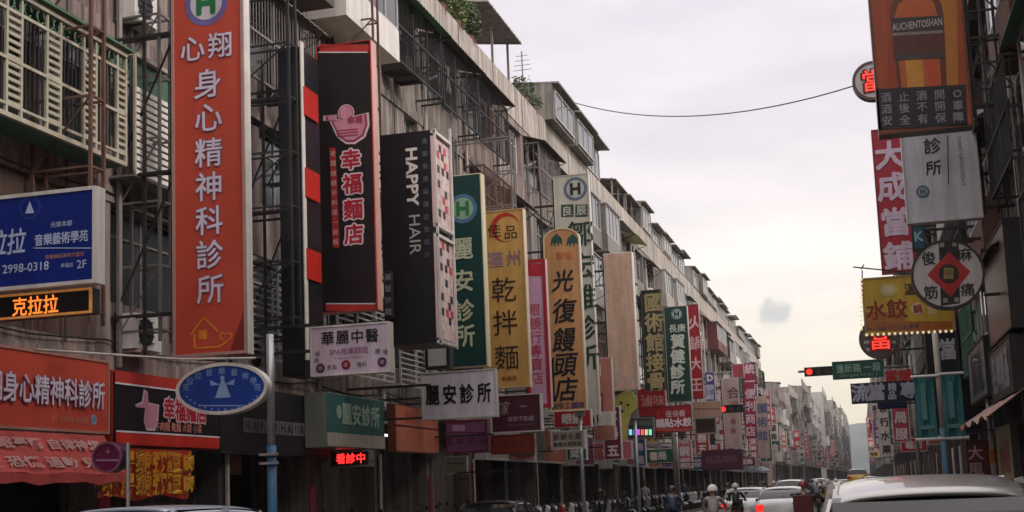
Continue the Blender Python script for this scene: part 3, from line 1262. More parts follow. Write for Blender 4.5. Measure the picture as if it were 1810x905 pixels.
s.t('幸福', 628, 212, 13, PK2, off=.03, d=.03)
for i in range(3):
    s.poly([(596, 231 + 5 * i), (634, 227 + 5 * i), (634, 229 + 5 * i), (596, 233 + 5 * i)][::-1], PK2, .03)
WR = smat('b5263c')
for ch, x, y in (('幸', 621, 282), ('福', 623, 325), ('麵', 625, 370), ('店', 626, 414)):
    s.t(ch, x, y, 34, WR, off=.03, out=.075, outm=smat('ecd6dc'), d=.028)
s.poly([(583, 262), (593, 261), (601, 438), (589, 438)][::-1], smat('a83030'), .018)
vert(s, '老闆娘親手料理一碗麵', 589, 272, 594, 428, 10, smat('d8a0a0'), off=.02)
s.done()

# -- Chinese medicine sign
s = Sign('box_sign', 'pale lilac medicine clinic sign with black characters and three round pictures, below the noodle blade', 'sign',
         (549, 689, 573, 662), .22, smat('cfbfcf'), EDGE, Y=22.9, fw=.03, frame=EDGE, wall=-12, levels=[4.5, 5.0])
horiz(s, '華麗中醫', 580, 598, 658, 593, 24, BK, off=.015)
s.t('SPA推拿調理', 617, 620, 12, smat('a66e96'), off=.01)
s.t('Traditional Medicine', 617, 632, 6, smat('a66e96'))
for x, y, c_ in ((567, 651, '4a3040'), (612, 645, '8a1c34'), (676, 640, '4a3060')):
    s.disc(x, y, 8.5, smat(c_), .02)
    s.disc(x, y, 4, smat('a77a80'), .024)
for x, y, w_ in ((562, 626, '頭'), (560, 637, '肩'), (668, 621, '腰'), (682, 622, '腿'), (588, 649, '針灸'), (640, 644, '傷科')):
    s.t(w_, x, y, 9, smat('3c2c50'))
s.done()

# -- hair salon
HB = smat('14151b')
s = Sign('blade_sign', 'large black hair salon blade sign, white letters turned sideways, chequered panels down its side', 'sign',
         (676, 765, 234, 608), 1.3, HB, smat('121217'), Y=27.2, fw=.02, wall=-12)
s.t('HAPPY', 729, 313, 27, smat('e0dcd8'), rot=1, off=.03, sx=1.18)
s.t('HAIR', 734, 415, 27, smat('bdb9b6'), rot=1, off=.0, sx=1.1)
vert(s, '專業剪燙染護造型設計', 751, 250, 756, 450, 10, smat('6c7078'), off=.0)
xs = s.u1
zt, zm1, zm2, zb = s.v1, at(785, 402, 27.8).z, at(785, 425, 27.8).z, s.v0
MB().box(xs + .0, xs + .05, 27.25, 28.45, zm1, zt - .12).box(xs, xs + .05, 27.25, 28.45, zb + .1, zm2).build('side_panel', smat('e6c4c4'), s.root)
ck = {smat('cc3440'): MB(), BK: MB(), smat('e8dcd8'): MB()}
rr = random.Random(3)
cell = .17
for (za, zc) in ((zm1 + .05, zt - .15), (zb + .13, zm2 - .03)):
    nz = int((zc - za) / cell)
    for j in range(nz):
        for i in range(6):
            if (i + j) % 2 == 0:
                m_ = list(ck)[rr.choice([0, 1, 1, 2, 2])]
                ck[m_].box(xs + .05, xs + .056, 27.35 + i * cell, 27.35 + (i + 1) * cell, za + j * cell, za + (j + 1) * cell)
for m_, b_ in ck.items():
    b_.build('chequered_print', m_, s.root)
q = MB()
for y in (27.3, 28.48):
    q.box(xs + .06, xs + .11, y - .03, y + .03, zb - .05, zt + (.35 if y > 28 else .05))
for z in (zt - .02, zm1 - .03, zm2 + .04, zb + .02):
    q.box(xs + .0, xs + .105, 27.27, 28.5, z - .035, z + .035)
q.build('side_frame', EDGE, s.root)
s.done()
s = Sign('small_sign', 'narrow dark sign with grey characters between the noodle blade and the hair salon blade', 'sign', (680, 692, 478, 562), .15, smat('2a2a32'), M_BLACKM, Y=26.9, fw=.01, wall=-12)
vert(s, '美髮沙龍', 686, 490, 687, 551, 12, smat('9a98a6'), off=.01)
s.done()
s = Sign('light_box', 'small glowing white light box in a black frame below the hair salon blade', 'sign', (752, 795, 606, 652), .3, TOWHITE, M_BLACKM, Y=29.6, fw=.07, frame=M_BLACKM, wall=-12, levels=[4.3])
s.done()

# -- Li-An clinic: green blade and white board
GR = smat('0f3b38')
s = Sign('blade_sign', 'dark green clinic blade sign with cream characters and round logo beside the hair salon', 'sign', (769, 856, 309, 650), .35, GR, CREAM, Y=33.4, fw=.03, wall=-12)
hlogo(s, 818, 369, 26, smat('4b7896'), smat('8fae9a'), smat('2a7a3c'))
s.disc(818, 369, 0.1, GR)
for ch, x, y in (('麗', 817, 440), ('安', 819, 496), ('診', 820, 549), ('所', 821, 594)):
    s.t(ch, x, y, 38, smat('b9c0a2'), off=.025, d=.03)
s.done()
s = Sign('box_sign', 'white clinic sign with four bold black characters below the dark green blade', 'sign', (745, 877, 655, 740), .22, smat('dcd2de'), EDGE, Y=31.0, fw=.035, frame=EDGEG, wall=-12, levels=[3.6, 4.1])
horiz(s, '麗安診所', 765, 699, 856, 694, 34, smat('16161c'), off=.03, sx=.72)
s.done()

# -- gold noodle sign
GD = smat('be9654')
s = Sign('blade_sign', 'gold dry noodle blade sign with brown characters, red swirl at the top', 'sign', (850, 931, 371, 686), .3, GD, smat('e0cdb8'), Y=36.9, fw=.03, frame=smat('c8ab82'), wall=-12)
DB = smat('2c1c16')
s.disc(893, 402, 26, smat('a42c22'), .016)
s.disc(897, 405, 22, GD, .019)
s.t('佳', 874, 408, 24, smat('3a1714'), off=.0, d=.026)
s.t('品', 903, 411, 24, smat('3a1714'), off=.0, d=.026)
s.t('福', 875, 459, 27, smat('a88aa0'), off=.0, out=.03, outm=smat('6a4a4a'))
s.t('州', 907, 457, 27, smat('8a6a80'), off=.0, out=.02, outm=smat('6a4a4a'))
for ch, y in (('乾', 512), ('拌', 570), ('麵', 632)):
    s.t(ch, 891 + (y - 512) * .04, y, 44, DB, off=.0, d=.028)
s.t('幸福店', 900, 669, 9, smat('7a3a1a'), off=.01)
s.done()
s = Sign('box_sign', 'dark maroon horizontal sign with faint white script below the gold noodle blade', 'sign', (868, 957, 697, 764), .25, smat('46152a'), EDGE, Y=35.5, fw=.03, frame=EDGEG, wall=-12, levels=[3.3, 3.9])
s.t('成家', 886, 722, 24, smat('a58a98'), sx=.6, shear=.2)
s.t('~', 926, 718, 20, smat('a58a98'))
s.t('成家不動產', 921, 740, 9, smat('b09aa8'))
s.t('REAL ESTATE HOME', 921, 751, 5, smat('7a6272'))
s.done()

# -- pink and red narrow blade
s = Sign('blade_sign', 'narrow red bordered blade sign with a pale pink centre between the gold and tan blades', 'sign', (928, 969, 458, 721), .3, smat('c29ab4'), smat('c8b6bc'), Y=41.5, fw=.12, frame=smat('a31f2c'), wall=-12)
vert(s, '眼鏡行專賣店', 945, 548, 950, 668, 22, smat('b02840'), off=.0)
s.rect(930, 962, 466, 488, smat('b02838'))
s.done()


# -- bun shop: arched top
def arch(u0, u1, v0, v1, fw):
    u0, u1, v0, v1 = u0 + fw, u1 - fw, v0 + fw, v1 - fw
    r = (u1 - u0) / 2
    top = [(u0 + r + r * math.cos(math.pi * i / 14), v1 - r * .62 + r * .62 * math.sin(math.pi * i / 14)) for i in range(15)]
    return [(u0, v0), (u1, v0)] + top


TN = smat('bc8c5c')
s = Sign('blade_sign', 'tan steamed bun shop blade sign with an arched top and black brush characters', 'sign', (966, 1031, 402, 727), .22, TN, EDGE, Y=44.8, fw=.05, frame=smat('d8c8a8'), wall=-12, shape=arch)
TG = smat('1c4a44')
for cx in (984, 1012):
    s.poly([(cx - 11, 436), (cx - 9, 422), (cx, 413), (cx + 9, 421), (cx + 11, 434), (cx + 5, 428), (cx + 3, 437), (cx, 428), (cx - 5, 438), (cx - 5, 429)][::-1], TG)
s.t('彰化', 998, 452, 14, smat('b85a30'), off=.02)
for ch, x, y, h_ in (('光', 996, 496, 38), ('復', 998, 549, 42), ('饅', 998, 600, 42), ('頭', 1000, 645, 42), ('店', 1001, 688, 42)):
    s.t(ch, x, y, h_, BK, off=.02, shear=.18, sx=.95, d=.028)
s.poly([(972, 710), (981, 709), (979, 630), (972, 640)], BK, .019)
s.t('純手工饅頭', 1004, 717, 11, smat('352a66'), off=.02, sx=1.0)
s.done()

# -- tall pale clinic blade behind it
PG = smat('bdbaae')
s = Sign('blade_sign', 'tall pale grey clinic blade with green characters half hidden by the tan bun blade', 'sign', (987, 1050, 308, 735), .3, PG, smat('cfcdc4'), Y=48.5, fw=.03, frame=smat('bdbab0'), wall=-12)
GD2 = smat('22382c')
hlogo(s, 1017, 334, 21, smat('5a6a80'), smat('b4b6ac'), smat('16201c'))
s.disc(1017, 334, .1, PG)
for x in (1003, 1028):
    s.poly([(x - 11, 384), (x + 11, 383), (x + 11, 361), (x - 11, 362)], smat('2a4a3a'), .018)
s.t('良', 1003, 373, 17, PG, off=.02, d=.026)
s.t('辰', 1028, 372, 17, PG, off=.02, d=.026)
for ch, y in (('鄒', 413), ('宏', 470), ('雅', 525), ('診', 580), ('所', 632)):
    s.t(ch, 1026 + (y - 413) * .045, y, 44, GD2, off=.02, d=.026)
s.done()

# -- blank beige blade
s = Sign('blade_sign', 'wide beige blank blade sign with a white edge, no lettering', 'sign', (1072, 1123, 446, 690), .45, mat('faded_beige', lin('bfa08c'), .6, .12, streak=.25), EDGE, Y=54.5, fw=.03, wall=-12)
s.done()
s = Sign('small_sign', 'small peach sign with dark marks behind the tan blade foot', 'sign', (1036, 1050, 660, 738), .2, smat('b98f6e'), EDGEG, Y=50.5, fw=.03, wall=-12)
s.t('、', 1043, 690, 18, DB)
s.done()
s = Sign('small_sign', 'small red sign tucked at the foot of the pale grey clinic blade', 'sign', (1038, 1060, 645, 664), .2, smat('a02028'), EDGEG, Y=50.0, fw=.04, frame=smat('7a1a20'), wall=-12, levels=[5.6])
s.done()
s = Sign('blade_sign', 'salmon blade sign with a narrow dark red stripe, left of the blank beige blade', 'sign', (1047, 1084, 632, 778), .3, smat('b5776a'), EDGEG, Y=52.5, fw=.03, wall=-12)
s.rect(1056, 1066, 695, 755, smat('7c1822'))
s.rect(1059, 1063, 700, 735, smat('d2b0b0'), .024)
s.done()
s = Sign('blade_sign', 'old black green blade sign with mustard characters right of the blank beige blade', 'sign', (1137, 1172, 512, 690), .35, smat('1d2a25'), M_BLACKM, Y=60.5, fw=.04, frame=smat('4c463e'), wall=-12)
vert(s, '國術館接骨', 1155, 535, 1160, 675, 32, smat('a49468'), off=.03)
s.done()
s = Sign('blade_sign', 'bottle green clinic blade sign with five white characters and a round emblem', 'sign', (1177, 1219, 541, 711), .4, smat('163a30'), smat('c8c2b8'), Y=67.0, fw=.04, frame=smat('8f948c'), wall=-12)
hlogo(s, 1196, 555, 10, smat('6c8494'), smat('b4c0b8'), smat('1a2a24'))
s.t('長庚', 1197, 580, 14, smat('c6ccc0'), off=.02)
for ch, y in (('賀', 603), ('健', 630), ('診', 657), ('所', 684)):
    s.t(ch, 1198, y, 24, smat('c6ccc0'), off=.04)
s.done()
s = Sign('blade_sign', 'crimson blade sign with white brush characters right beside the bottle green blade', 'sign', (1219, 1239, 538, 705), .35, smat('9c1424'), smat('c6bcb8'), Y=72.0, fw=.04, frame=smat('7a1020'), wall=-12)
vert(s, '火鍋大王', 1229, 570, 1231, 680, 24, smat('d9b8b8'), off=.02)
s.done()
s = Sign('blade_sign', 'small violet and white blade sign right of the crimson blade', 'sign', (1247, 1264, 657, 710), .3, smat('5a4a86'), EDGEG, Y=79, fw=.03, wall=-12)
s.t('D', 1255, 668, 14, WH, off=.05)
s.rect(1249, 1262, 680, 706, smat('b8b4cc'))
s.t('日語', 1255, 693, 9, smat('3a3a6a'))
s.done()
s = Sign('blade_sign', 'faded pink white blade sign with round red drawings, behind the left traffic signal', 'sign', (1278, 1308, 668, 792), .35, smat('b39a94'), EDGEG, Y=86, fw=.05, wall=-12)
s.t('合', 1296, 694, 20, smat('6a4a4a'), off=.02)
s.t('福', 1298, 716, 14, smat('8a4a4a'))
for y in (745, 762):
    s.disc(1296, y, 5, smat('96606a'))
s.done()
s = Sign('blade_sign', 'magenta red blade sign with white characters and a pink box top, near the far corner', 'sign', (1315, 1334, 642, 775), .4, smat('a02848'), smat('6a2038'), Y=96, fw=.04, wall=-12)
vert(s, '統一便利商店', 1325, 652, 1327, 762, 17, smat('dcc0cc'), off=.03)
s.done()
s = Sign('blade_sign', 'plain dusty red box sign left of the magenta blade', 'sign', (1294, 1315, 643, 668), .3, smat('a0404c'), EDGEG, Y=95, fw=.04, wall=-12, levels=[8.4])
s.done()
s = Sign('blade_sign', 'pale pink blade sign with three blue grey characters above the umbrella walker', 'sign', (1337, 1358, 700, 810), .4, smat('b59a94'), smat('a88a84'), Y=112, fw=.05, wall=-12)
vert(s, '國術館', 1347, 722, 1348, 770, 17, smat('545a80'), off=.03)
s.done()


# -- ice cream cone board
def cone(u0, u1, v0, v1, fw):
    w, h_ = u1 - u0, v1 - v0
    pts = [(.28, .02), (.50, .0), (.60, .30), (.74, .52), (.97, .62), (1.0, .80), (.82, .97), (.55, 1.0), (.30, .93), (.06, .86), (.0, .70), (.10, .55), (.30, .45)]
    c0, c1 = .5, .55
    k = 1 - fw / w * 1.4
    return [(u0 + w * (c0 + (a - c0) * k), v0 + h_ * (c1 + (b_ - c1) * k)) for a, b_ in pts]


s = Sign('shaped_sign', 'yellow ice cream shaped board with dark spots hanging over the left pavement', 'sign', (1083, 1128, 690, 776), .18, smat('ccc264'), smat('8d8452'), Y=56, fw=.06,
         frame=smat('c9bd7c'), shape=cone, wall=-12, levels=[5.2])
for x, y in ((1098, 712), (1110, 716), (1100, 727), (1096, 740), (1098, 758), (1096, 769)):
    s.disc(x, y, 2.6, smat('2a281a'), n=8)
s.done()
s = Sign('led_sign', 'small grey LED board with coloured characters below the yellow ice cream board', 'sign', (1108, 1156, 738, 776), .3, smat('3a3c3c'), M_ALUD, Y=57.5, fw=.05, frame=M_ALUD, wall=-12, levels=[3.9])
for i, c_ in enumerate([(.25, .7, .8), (.1, .12, 1.), (.6, .1, .9), (.95, .12, .1), (.8, .5, .3), (.2, .8, .5)]):
    s.rect(1112 + i * 7, 1117 + i * 7, 759, 769, mat('led_colour_%d' % i, c_, .5, 0, emit=.7))
s.rect(1112, 1152, 743, 752, smat('5c625e'))
s.done()
s = Sign('box_sign', 'red snack sign with pale characters behind the red dumpling sign', 'sign', (1126, 1178, 684, 741), .25, smat('9c1a1e'), EDGEG, Y=63, fw=.05, wall=-12, levels=[5, 5.6])
s.t('滷味', 1154, 708, 20, smat('cf8f8a'), off=.02)
s.done()
s = Sign('box_sign', 'red dumpling sign with two lines of white characters', 'sign', (1158, 1223, 717, 764), .3, smat('a4161e'), EDGEG, Y=61, fw=.04, frame=smat('7a1218'), wall=-12, levels=[4.3, 4.9])
s.t('佳佳香', 1194, 731, 11, smat('d6b6b8'), off=.03)
s.t('鍋貼水餃', 1191, 747, 15, smat('e8d8e4'), off=.05)
s.rect(1162, 1222, 757, 762, smat('b8504c'))
s.done()
s = Sign('box_sign', 'pale peach panel sign in two rows right of the red dumpling sign', 'sign', (1224, 1275, 709, 737), .25, smat('b08a74'), EDGEG, Y=66, fw=.03, wall=-12, levels=[4.8])
s.rect(1226, 1274, 722, 723.5, smat('6a4a40'))
s.done()
s = Sign('box_sign', 'brown framed dark sign below the pale peach panel', 'sign', (1228, 1266, 738, 767), .25, smat('3c2420'), M_ALU, Y=68, fw=.06, frame=smat('a89488'), wall=-12, levels=[4.2])
s.done()
s = Sign('awning_sign', 'broad plum coloured shop sign under the pink white blade', 'sign', (1240, 1312, 795, 831), .5, smat('51203a'), smat('3c1c2c'), Y=76, fw=.03, wall=-12, levels=[2.9])
s.t('精品服飾', 1275, 812, 13, smat('8a5a74'))
s.done()

# ---- boards fixed flat on the left row (facing the road): Y range, Z range in metres
def fascia(name, label, y0, y1, z0, z1, fm, em, frame=None, fw=.06, d=.22, X=-11.75, group=None):
    return Sign(name, label, 'sign', (y0, y1, z0, z1), d, fm, em, facing='E', X=X, fw=fw, frame=frame, group=group)


s = fascia('shop_sign', 'long orange clinic shop sign with white characters at the lower left', 13.2, 18.75, 2.86, 4.05, mat('clinic_fascia', lin('c04c3a'), .4, .1), EDGEG, frame=smat('b28478'), fw=.04)
s.t('翔身心精神科診所', 83, 690, 50, CW, off=.02, out=.03, outm=smat('7f6080'), d=.05, fitw=2.95)
s.t('診 2998-2088', 122, 741, 15, smat('c98a78'), fitw=.95)
s.disc(164, 742, 9, smat('8fa6c4'))
s.t('H', 164, 742, 10, smat('3a5a94'), d=.026)
s.done()
# sloping red awning with its printed notice
r_ = thing('fabric_awning', 'sagging red fabric awning printed with two lines of pale characters at the lower left', 'awning', (-11.5, 16, 2.2))
b = MB()
A0, A1 = 13.2, 18.55
nn = 14
for i in range(nn + 1):
    y = A0 + (A1 - A0) * i / nn
    for j in range(6):
        q = j / 5
        b.v.append((-11.72 + .42 * q ** 1.2 + .02 * math.sin(i * 2.3 + j), y, 2.83 - .62 * q - .02 * math.sin(i * 1.7) * q))
for i in range(nn):
    for j in range(5):
        a = i * 6 + j
        b.f.append((a, a + 1, a + 7, a + 6))
AWR = mat('awning_red_cloth', lin('b44c48'), .8, .15, scale=3, streak=.2)
b.build('cloth', AWR, r_)
b = MB()
for i in range(nn + 1):
    y = A0 + (A1 - A0) * i / nn
    for zz in (2.21, 2.05 + .03 * (i % 2)):
        b.v.append((-11.295, y, zz - .02 * math.sin(i * 1.7)))
for i in range(nn):
    b.f.append((2 * i, 2 * i + 1, 2 * i + 3, 2 * i + 2))
b.build('valance', AWR, r_)
for row_, (q, txt) in enumerate(((.33, '專治焦慮失眠憂鬱 自律神經'), (.78, '記憶障礙 恐慌 過動 兒童'))):
    vs, fs, w_, h_ = glyph(txt, .02)
    kx = 4.3 / w_
    k = .21
    b = MB()
    for (a, c_) in vs:
        qq = q - c_ * k / .75
        b.v.append((-11.72 + .42 * max(0, qq) ** 1.2 + .03, 16.1 + a * kx, 2.83 - .62 * qq + .03))
    b.f = list(fs)
    b.build('notice', smat('b8938f'), r_)
b = MB()
for y in (A0 + .1, A1 - .1):
    b.bar((-11.72, y, 2.1), (-11.31, y, 2.18), .03)
b.build('awning_arm', M_BLACKM, r_)

s = fascia('shop_sign', 'black noodle shop fascia between two red bands with a pink bowl and small characters', 18.85, 22.5, 2.68, 3.92, mat('noodle_fascia', lin('1f1a20'), .35, .1), smat('b8392e'), fw=.03)
s.shape([(18.9, 3.72), (22.45, 3.72), (22.45, 3.9), (18.9, 3.9)], REDF, .03)
s.shape([(18.9, 2.7), (22.45, 2.7), (22.45, 2.90), (18.9, 2.90)], smat('cc3428'), .05)
s.shape([(18.9, 2.90), (22.45, 2.90), (22.45, 2.93), (18.9, 2.93)], WH, .055)
s.shape([(18.9, 3.69), (22.45, 3.69), (22.45, 3.72), (18.9, 3.72)], WH, .035)
for m_, k_, d_ in ((smat('ddc0cc'), 1, .02), (PK, .86, .025)):
    s.shape([(19.95 + x * k_, 3.32 + z * k_) for x, z in [(-.42, .06), (-.38, .02), (-.1, .02), (-.14, -.2), (-.06, -.36), (.22, -.36), (.32, -.2), (.36, .1), (.0, .12), (-.02, .3), (-.14, .34), (-.2, .12)]], m_, d_)
s.text('幸福麵店', 21.2, 3.36, .42, WR, off=.03, out=.07, outm=smat('e4c8d0'), sx=.92, d=.04)
s.text('牛肉麵 乾麵 水餃 小菜', 21.0, 3.05, .17, smat('d48a80'), off=.02)
s.done()
# yellow menu banner under it
r_ = thing('menu_banner', 'wrinkled yellow and red menu banner hung below the black noodle fascia', 'banner', (-11.5, 19.5, 1.6))
b = MB()
for i in range(25):
    y = 17.9 + 3.0 * i / 24
    for j in range(5):
        b.v.append((-11.45 + .05 * math.sin(i * .9 + j * .4), y, 2.62 - .8 * j / 4 + (.05 * math.sin(i * .5) if j == 4 else 0)))
for i in range(24):
    for j in range(4):
        a = i * 5 + j
        b.f.append((a, a + 1, a + 6, a + 5))
b.build('cloth', smat('b8402a'), r_)
for t_i in range(9):
    vs, fs, w_, h_ = glyph('飯麵湯菜餃粥蛋豆肉'[t_i], .05)
    b = MB()
    y = 18.08 + .32 * t_i
    for kk in range(2):
        n = len(b.v)
        for a, c_ in vs:
            yy = y + a * .3
            b.v.append((-11.37 + .05 * math.sin((yy - 17.9) / 3 * 24 * .9), yy, 2.40 - kk * .36 + c_ * .36))
        b.f += [tuple(i + n for i in f) for f in fs]
    b.build('menu_print', smat('d89a2c'), r_)
# purple round sign
s = Sign('round_sign', 'small round purple sign with a white line between red awning and menu banner', 'sign', (164, 216, 781, 836), .2, smat('6c1c4c'), smat('4a1838'), Y=16.6, fw=.03,
         frame=smat('8a5878'), shape=oval)
MB().tube([(s.u1 + .03, 16.7, .15), (s.u1 + .03, 16.7, 2.6)], .03, 8).build('post', M_STEEL, s.root)
s.rect(170, 212, 812, 815, smat('b08aa8'))
s.t('↓', 192, 796, 14, smat('c4a4bc'))
s.done()

s = fascia('shop_sign', 'black hair salon fascia with pale boxed letters behind the grey street pole', 22.6, 27.9, 2.62, 3.95, mat('hair_fascia', lin('25232a'), .35, .1), M_BLACKM)
for i, ch in enumerate('HAPPYHAIR'):
    y = 23.65 + i * .33
    s.shape([(y - .14, 3.05), (y + .14, 3.05), (y + .14, 3.33), (y - .14, 3.33)], smat('7c767a'), .03)
    s.text(ch, y, 3.19, .27, BK, off=.04, d=.036)
s.done()
s = fascia('shop_sign', 'teal green clinic box sign with a white lower band over the LED strip', 26.4, 30.0, 2.8, 4.0, smat('2f625c'), smat('8a8f86'), d=.5, X=-11.2, fw=.02)
s.shape([(26.42, 2.82), (29.98, 2.82), (29.98, 3.12), (26.42, 3.12)], smat('aaa498'), .02)
s.disc(598, 728, 12, smat('8ea69a'), .02)
s.text('麗安診所', 28.45, 3.57, .52, smat('9ab4a6'), off=.03, sx=1.15)
s.done()
s = Sign('led_sign', 'LED strip with glowing red characters under the teal clinic box sign', 'sign', (583, 655, 796, 826), .25, LEDB, M_ALUD, Y=28.6, fw=.05, frame=M_ALUD, wall=-12, levels=[2.5])
s.t('看診中', 620, 810, 18, LEDR, off=.02, fitw=.72)
s.done()
s = fascia('shop_sign', 'faded orange two-panel shop sign right of the teal clinic box sign', 32.3, 35.9, 2.82, 4.08, smat('b06850'), smat('7a4a3c'), fw=.03)
s.shape([(32.3, 3.5), (35.9, 3.5), (35.9, 3.54), (32.3, 3.54)], smat('3a1a16'), .02)
s.text('麵包', 33.4, 3.8, .36, smat('b84a3a'))
s.done()
s = Sign('box_sign', 'mauve pink shop sign below the white clinic sign', 'sign', (788, 862, 742, 800), .3, smat('8c5a80'), smat('6a4a5c'), Y=36.2, fw=.05, frame=smat('7c2c4a'), wall=-12, levels=[3.2])
s.t('美甲美睫', 824, 779, 20, smat('5a2a5a'), off=.0)
s.rect(800, 822, 752, 762, smat('b49ab8'))
s.rect(793, 858, 764, 765.5, smat('4a1c34'))
s.done()
s = Sign('box_sign', 'brick orange sign with dark edges below the dark maroon sign', 'sign', (868, 945, 768, 802), .25, smat('8c3c2c'), smat('b09c90'), Y=38.2, fw=.03, frame=smat('6c2c22'), wall=-12, levels=[2.9])
s.t('人 日本料理', 906, 785, 16, smat('6a2418'), off=.0)
s.done()
s = Sign('box_sign', 'short pink white strip sign hanging below the brick orange sign', 'sign', (899, 946, 800, 815), .2, smat('b88480'), EDGEG, Y=38.3, fw=.02, wall=-12, levels=[2.3])
s.t('營業中', 925, 808, 9, smat('8a2c34'))
s.done()
s = Sign('box_sign', 'off-white sign with dark characters below the tan bun blade', 'sign', (974, 1034, 761, 794), .3, smat('9c948a'), EDGE, Y=44.0, fw=.04, frame=EDGEG, wall=-12, levels=[3.0])
s.t('新鮮水果', 1003, 772, 12, smat('4a3430'), off=.02)
s.t('專業批發零售', 1003, 785, 8, smat('4a4440'), off=.02)
s.done()
s = Sign('box_sign', 'brown shelf sign at the foot of the small peach sign', 'sign', (1000, 1052, 738, 750), .3, smat('3c3234'), EDGEG, Y=49, fw=.03, wall=-12, levels=[4])
s.done()
s = Sign('small_sign', 'small cream notice beside the arcade column below the mauve sign', 'sign', (787, 826, 806, 838), .12, smat('8c8274'), EDGEG, Y=38.5, fw=.03, wall=-12, levels=[2.1])
s.rect(792, 820, 818, 820, smat('5c5450'))
s.done()
s = Sign('small_sign', 'small white square sign under the salmon blade', 'sign', (1058, 1082, 803, 829), .1, smat('bdb8ae'), EDGEG, Y=58, fw=.03, wall=-12, levels=[2.6])
s.done()

# shop fascias of the remaining bays
fcol = ['8c3c2c', '5a5a5c', '7a2c34', '3a5a4c', '9a8c78', '4c3c60', '9c5a3c', '6c1c24', '8a8a84', '2c4464', '7c6a3c', '5c2c4c']
names_f = {'8c3c2c': 'brick red', '5a5a5c': 'grey', '7a2c34': 'wine red', '3a5a4c': 'dull green', '9a8c78': 'cream', '4c3c60': 'violet', '9c5a3c': 'orange brown', '6c1c24': 'dark red', '8a8a84': 'pale grey', '2c4464': 'slate blue', '7c6a3c': 'olive', '5c2c4c': 'plum'}
ftx = ['美食小館', '水果行', '書局', '鞋店', '眼鏡', '藥局', '電器', '早餐', '茶行', '銀樓', '服飾', '五金']
ordn = ['first', 'second', 'third', 'fourth', 'fifth', 'sixth', 'seventh', 'eighth', 'ninth', 'tenth', 'eleventh', 'twelfth', 'thirteenth', 'fourteenth', 'fifteenth', 'sixteenth',
        'seventeenth', 'eighteenth', 'nineteenth', 'twentieth', 'twenty-first', 'twenty-second', 'twenty-third', 'twenty-fourth', 'twenty-fifth', 'twenty-sixth', 'twenty-seventh',
        'twenty-eighth', 'twenty-ninth', 'thirtieth', 'thirty-first', 'thirty-second', 'thirty-third', 'thirty-fourth', 'thirty-fifth']
ordn += ['thirty-' + q for q in ordn[5:9]] + ['fortieth'] + ['forty-' + q for q in ordn[:9]] + ['fiftieth'] + ['fifty-' + q for q in ordn[:9]] + ['sixtieth'] + ['sixty-' + q for q in ordn[:9]] + \
    ['seventieth'] + ['seventy-' + q for q in ordn[:9]] + ['eightieth'] + ['eighty-' + q for q in ordn[:9]] + ['ninetieth']
rr = random.Random(11)
for i in range(6, 38):
    y = 14.8 + 4.2 * i
    c_ = fcol[(i * 5 + 2) % 12]
    d = rr.uniform(.15, .7)
    s = fascia('shop_sign', '%s flat shop board over the left arcade, %s after the faded orange two-panel sign' % (names_f[c_], ordn[i - 6]), y + .15, y + 4.05, 2.7 + rr.uniform(-.1, .1), 3.9 + rr.uniform(-.1, .25),
               smat(c_), EDGEG, d=d, X=-11.95 + d, group='shop boards over the left arcade')
    s.text(ftx[i % 12], y + 2.1, 3.3, .55, smat('b8aca4' if i % 3 else '3a2c2c'), off=.02, res=1)
    s.done()
# smaller far blade signs hung from the left row
rr = random.Random(21)
fc2 = [('a82030', 'dark red'), ('c8c0b8', 'off-white'), ('c03040', 'crimson'), ('a88c3c', 'mustard'), ('a8404c', 'rose red'), ('2c5a48', 'green'), ('c0a8a8', 'pale pink'), ('7a3a80', 'purple'), ('a8563c', 'orange')]
fi = 0
for i in range(84):
    y = 72 + i * 2.6 + rr.uniform(0, 1) if i < 38 else 194 + (i - 38) * 5.2
    if 172 < y < 190:
        continue
    z0 = rr.uniform(3.6, 7.5)
    hh = rr.uniform(1.2, 4.5) if i % 3 else rr.uniform(.7, 1.1)
    w_ = rr.uniform(.8, 1.3) if hh > 1.15 else rr.uniform(1.3, 2.2)
    x1 = -rr.uniform(9.0, 10.6) + (0 if y < 215 else min(3.6, (y - 215) * .02 + .6))
    cc, nm = fc2[(i * 4) % 9]
    s = Sign.__new__(Sign)
    s.facing, s.P, s.lay, s.depth = 'F', y, {}, .3
    s.u0, s.u1, s.v0, s.v1 = x1 - w_, x1, z0, z0 + hh
    s.fn = (lambda y: lambda u, v, d: (u, y + d, v))(y)
    s.root = thing('blade_sign', '%s %s sign far down the left row, %s back from the crimson blade' % ('tall' if hh > 3 else ('small wide' if hh < 1.15 else 'medium'), nm, ordn[fi]),
                   'sign', ((x1 - w_ / 2), y, z0), 'small blade signs far down the left row')
    fi += 1
    MB().box(x1 - w_, x1, y, y + .3, z0, z0 + hh).build('box', EDGEG if i % 2 else EDGE, s.root)
    MB().box(x1 - w_ + .05, x1 - .05, y - .012, y + .002, z0 + .05, z0 + hh - .05).build('face_panel', smat(cc), s.root)
    MB().bar((-12, y + .15, z0 + hh * .2), (x1 - w_, y + .15, z0 + hh * .2), .05).bar((-12, y + .15, z0 + hh * .8), (x1 - w_, y + .15, z0 + hh * .8), .05).build('mounting_bracket', M_BLACKM, s.root)
    tm = smat('3a2c34') if cc in ('c8c0b8', 'c0a8a8', 'a88c3c') else smat('cfc4c4')
    tx = ftx[i % 12] + ftx[(i + 5) % 12]
    if hh > 1.15:
        n_ = max(2, int(hh / (w_ * .85)))
        for q in range(n_):
            s.text(tx[q % len(tx)], x1 - w_ / 2, z0 + hh - (q + .5) * hh / n_, w_ * .7, tm, off=.04, res=1)
    else:
        s.text(ftx[i % 12], x1 - w_ / 2, z0 + hh / 2, hh * .6, tm, off=.04, res=1)
    s.done()


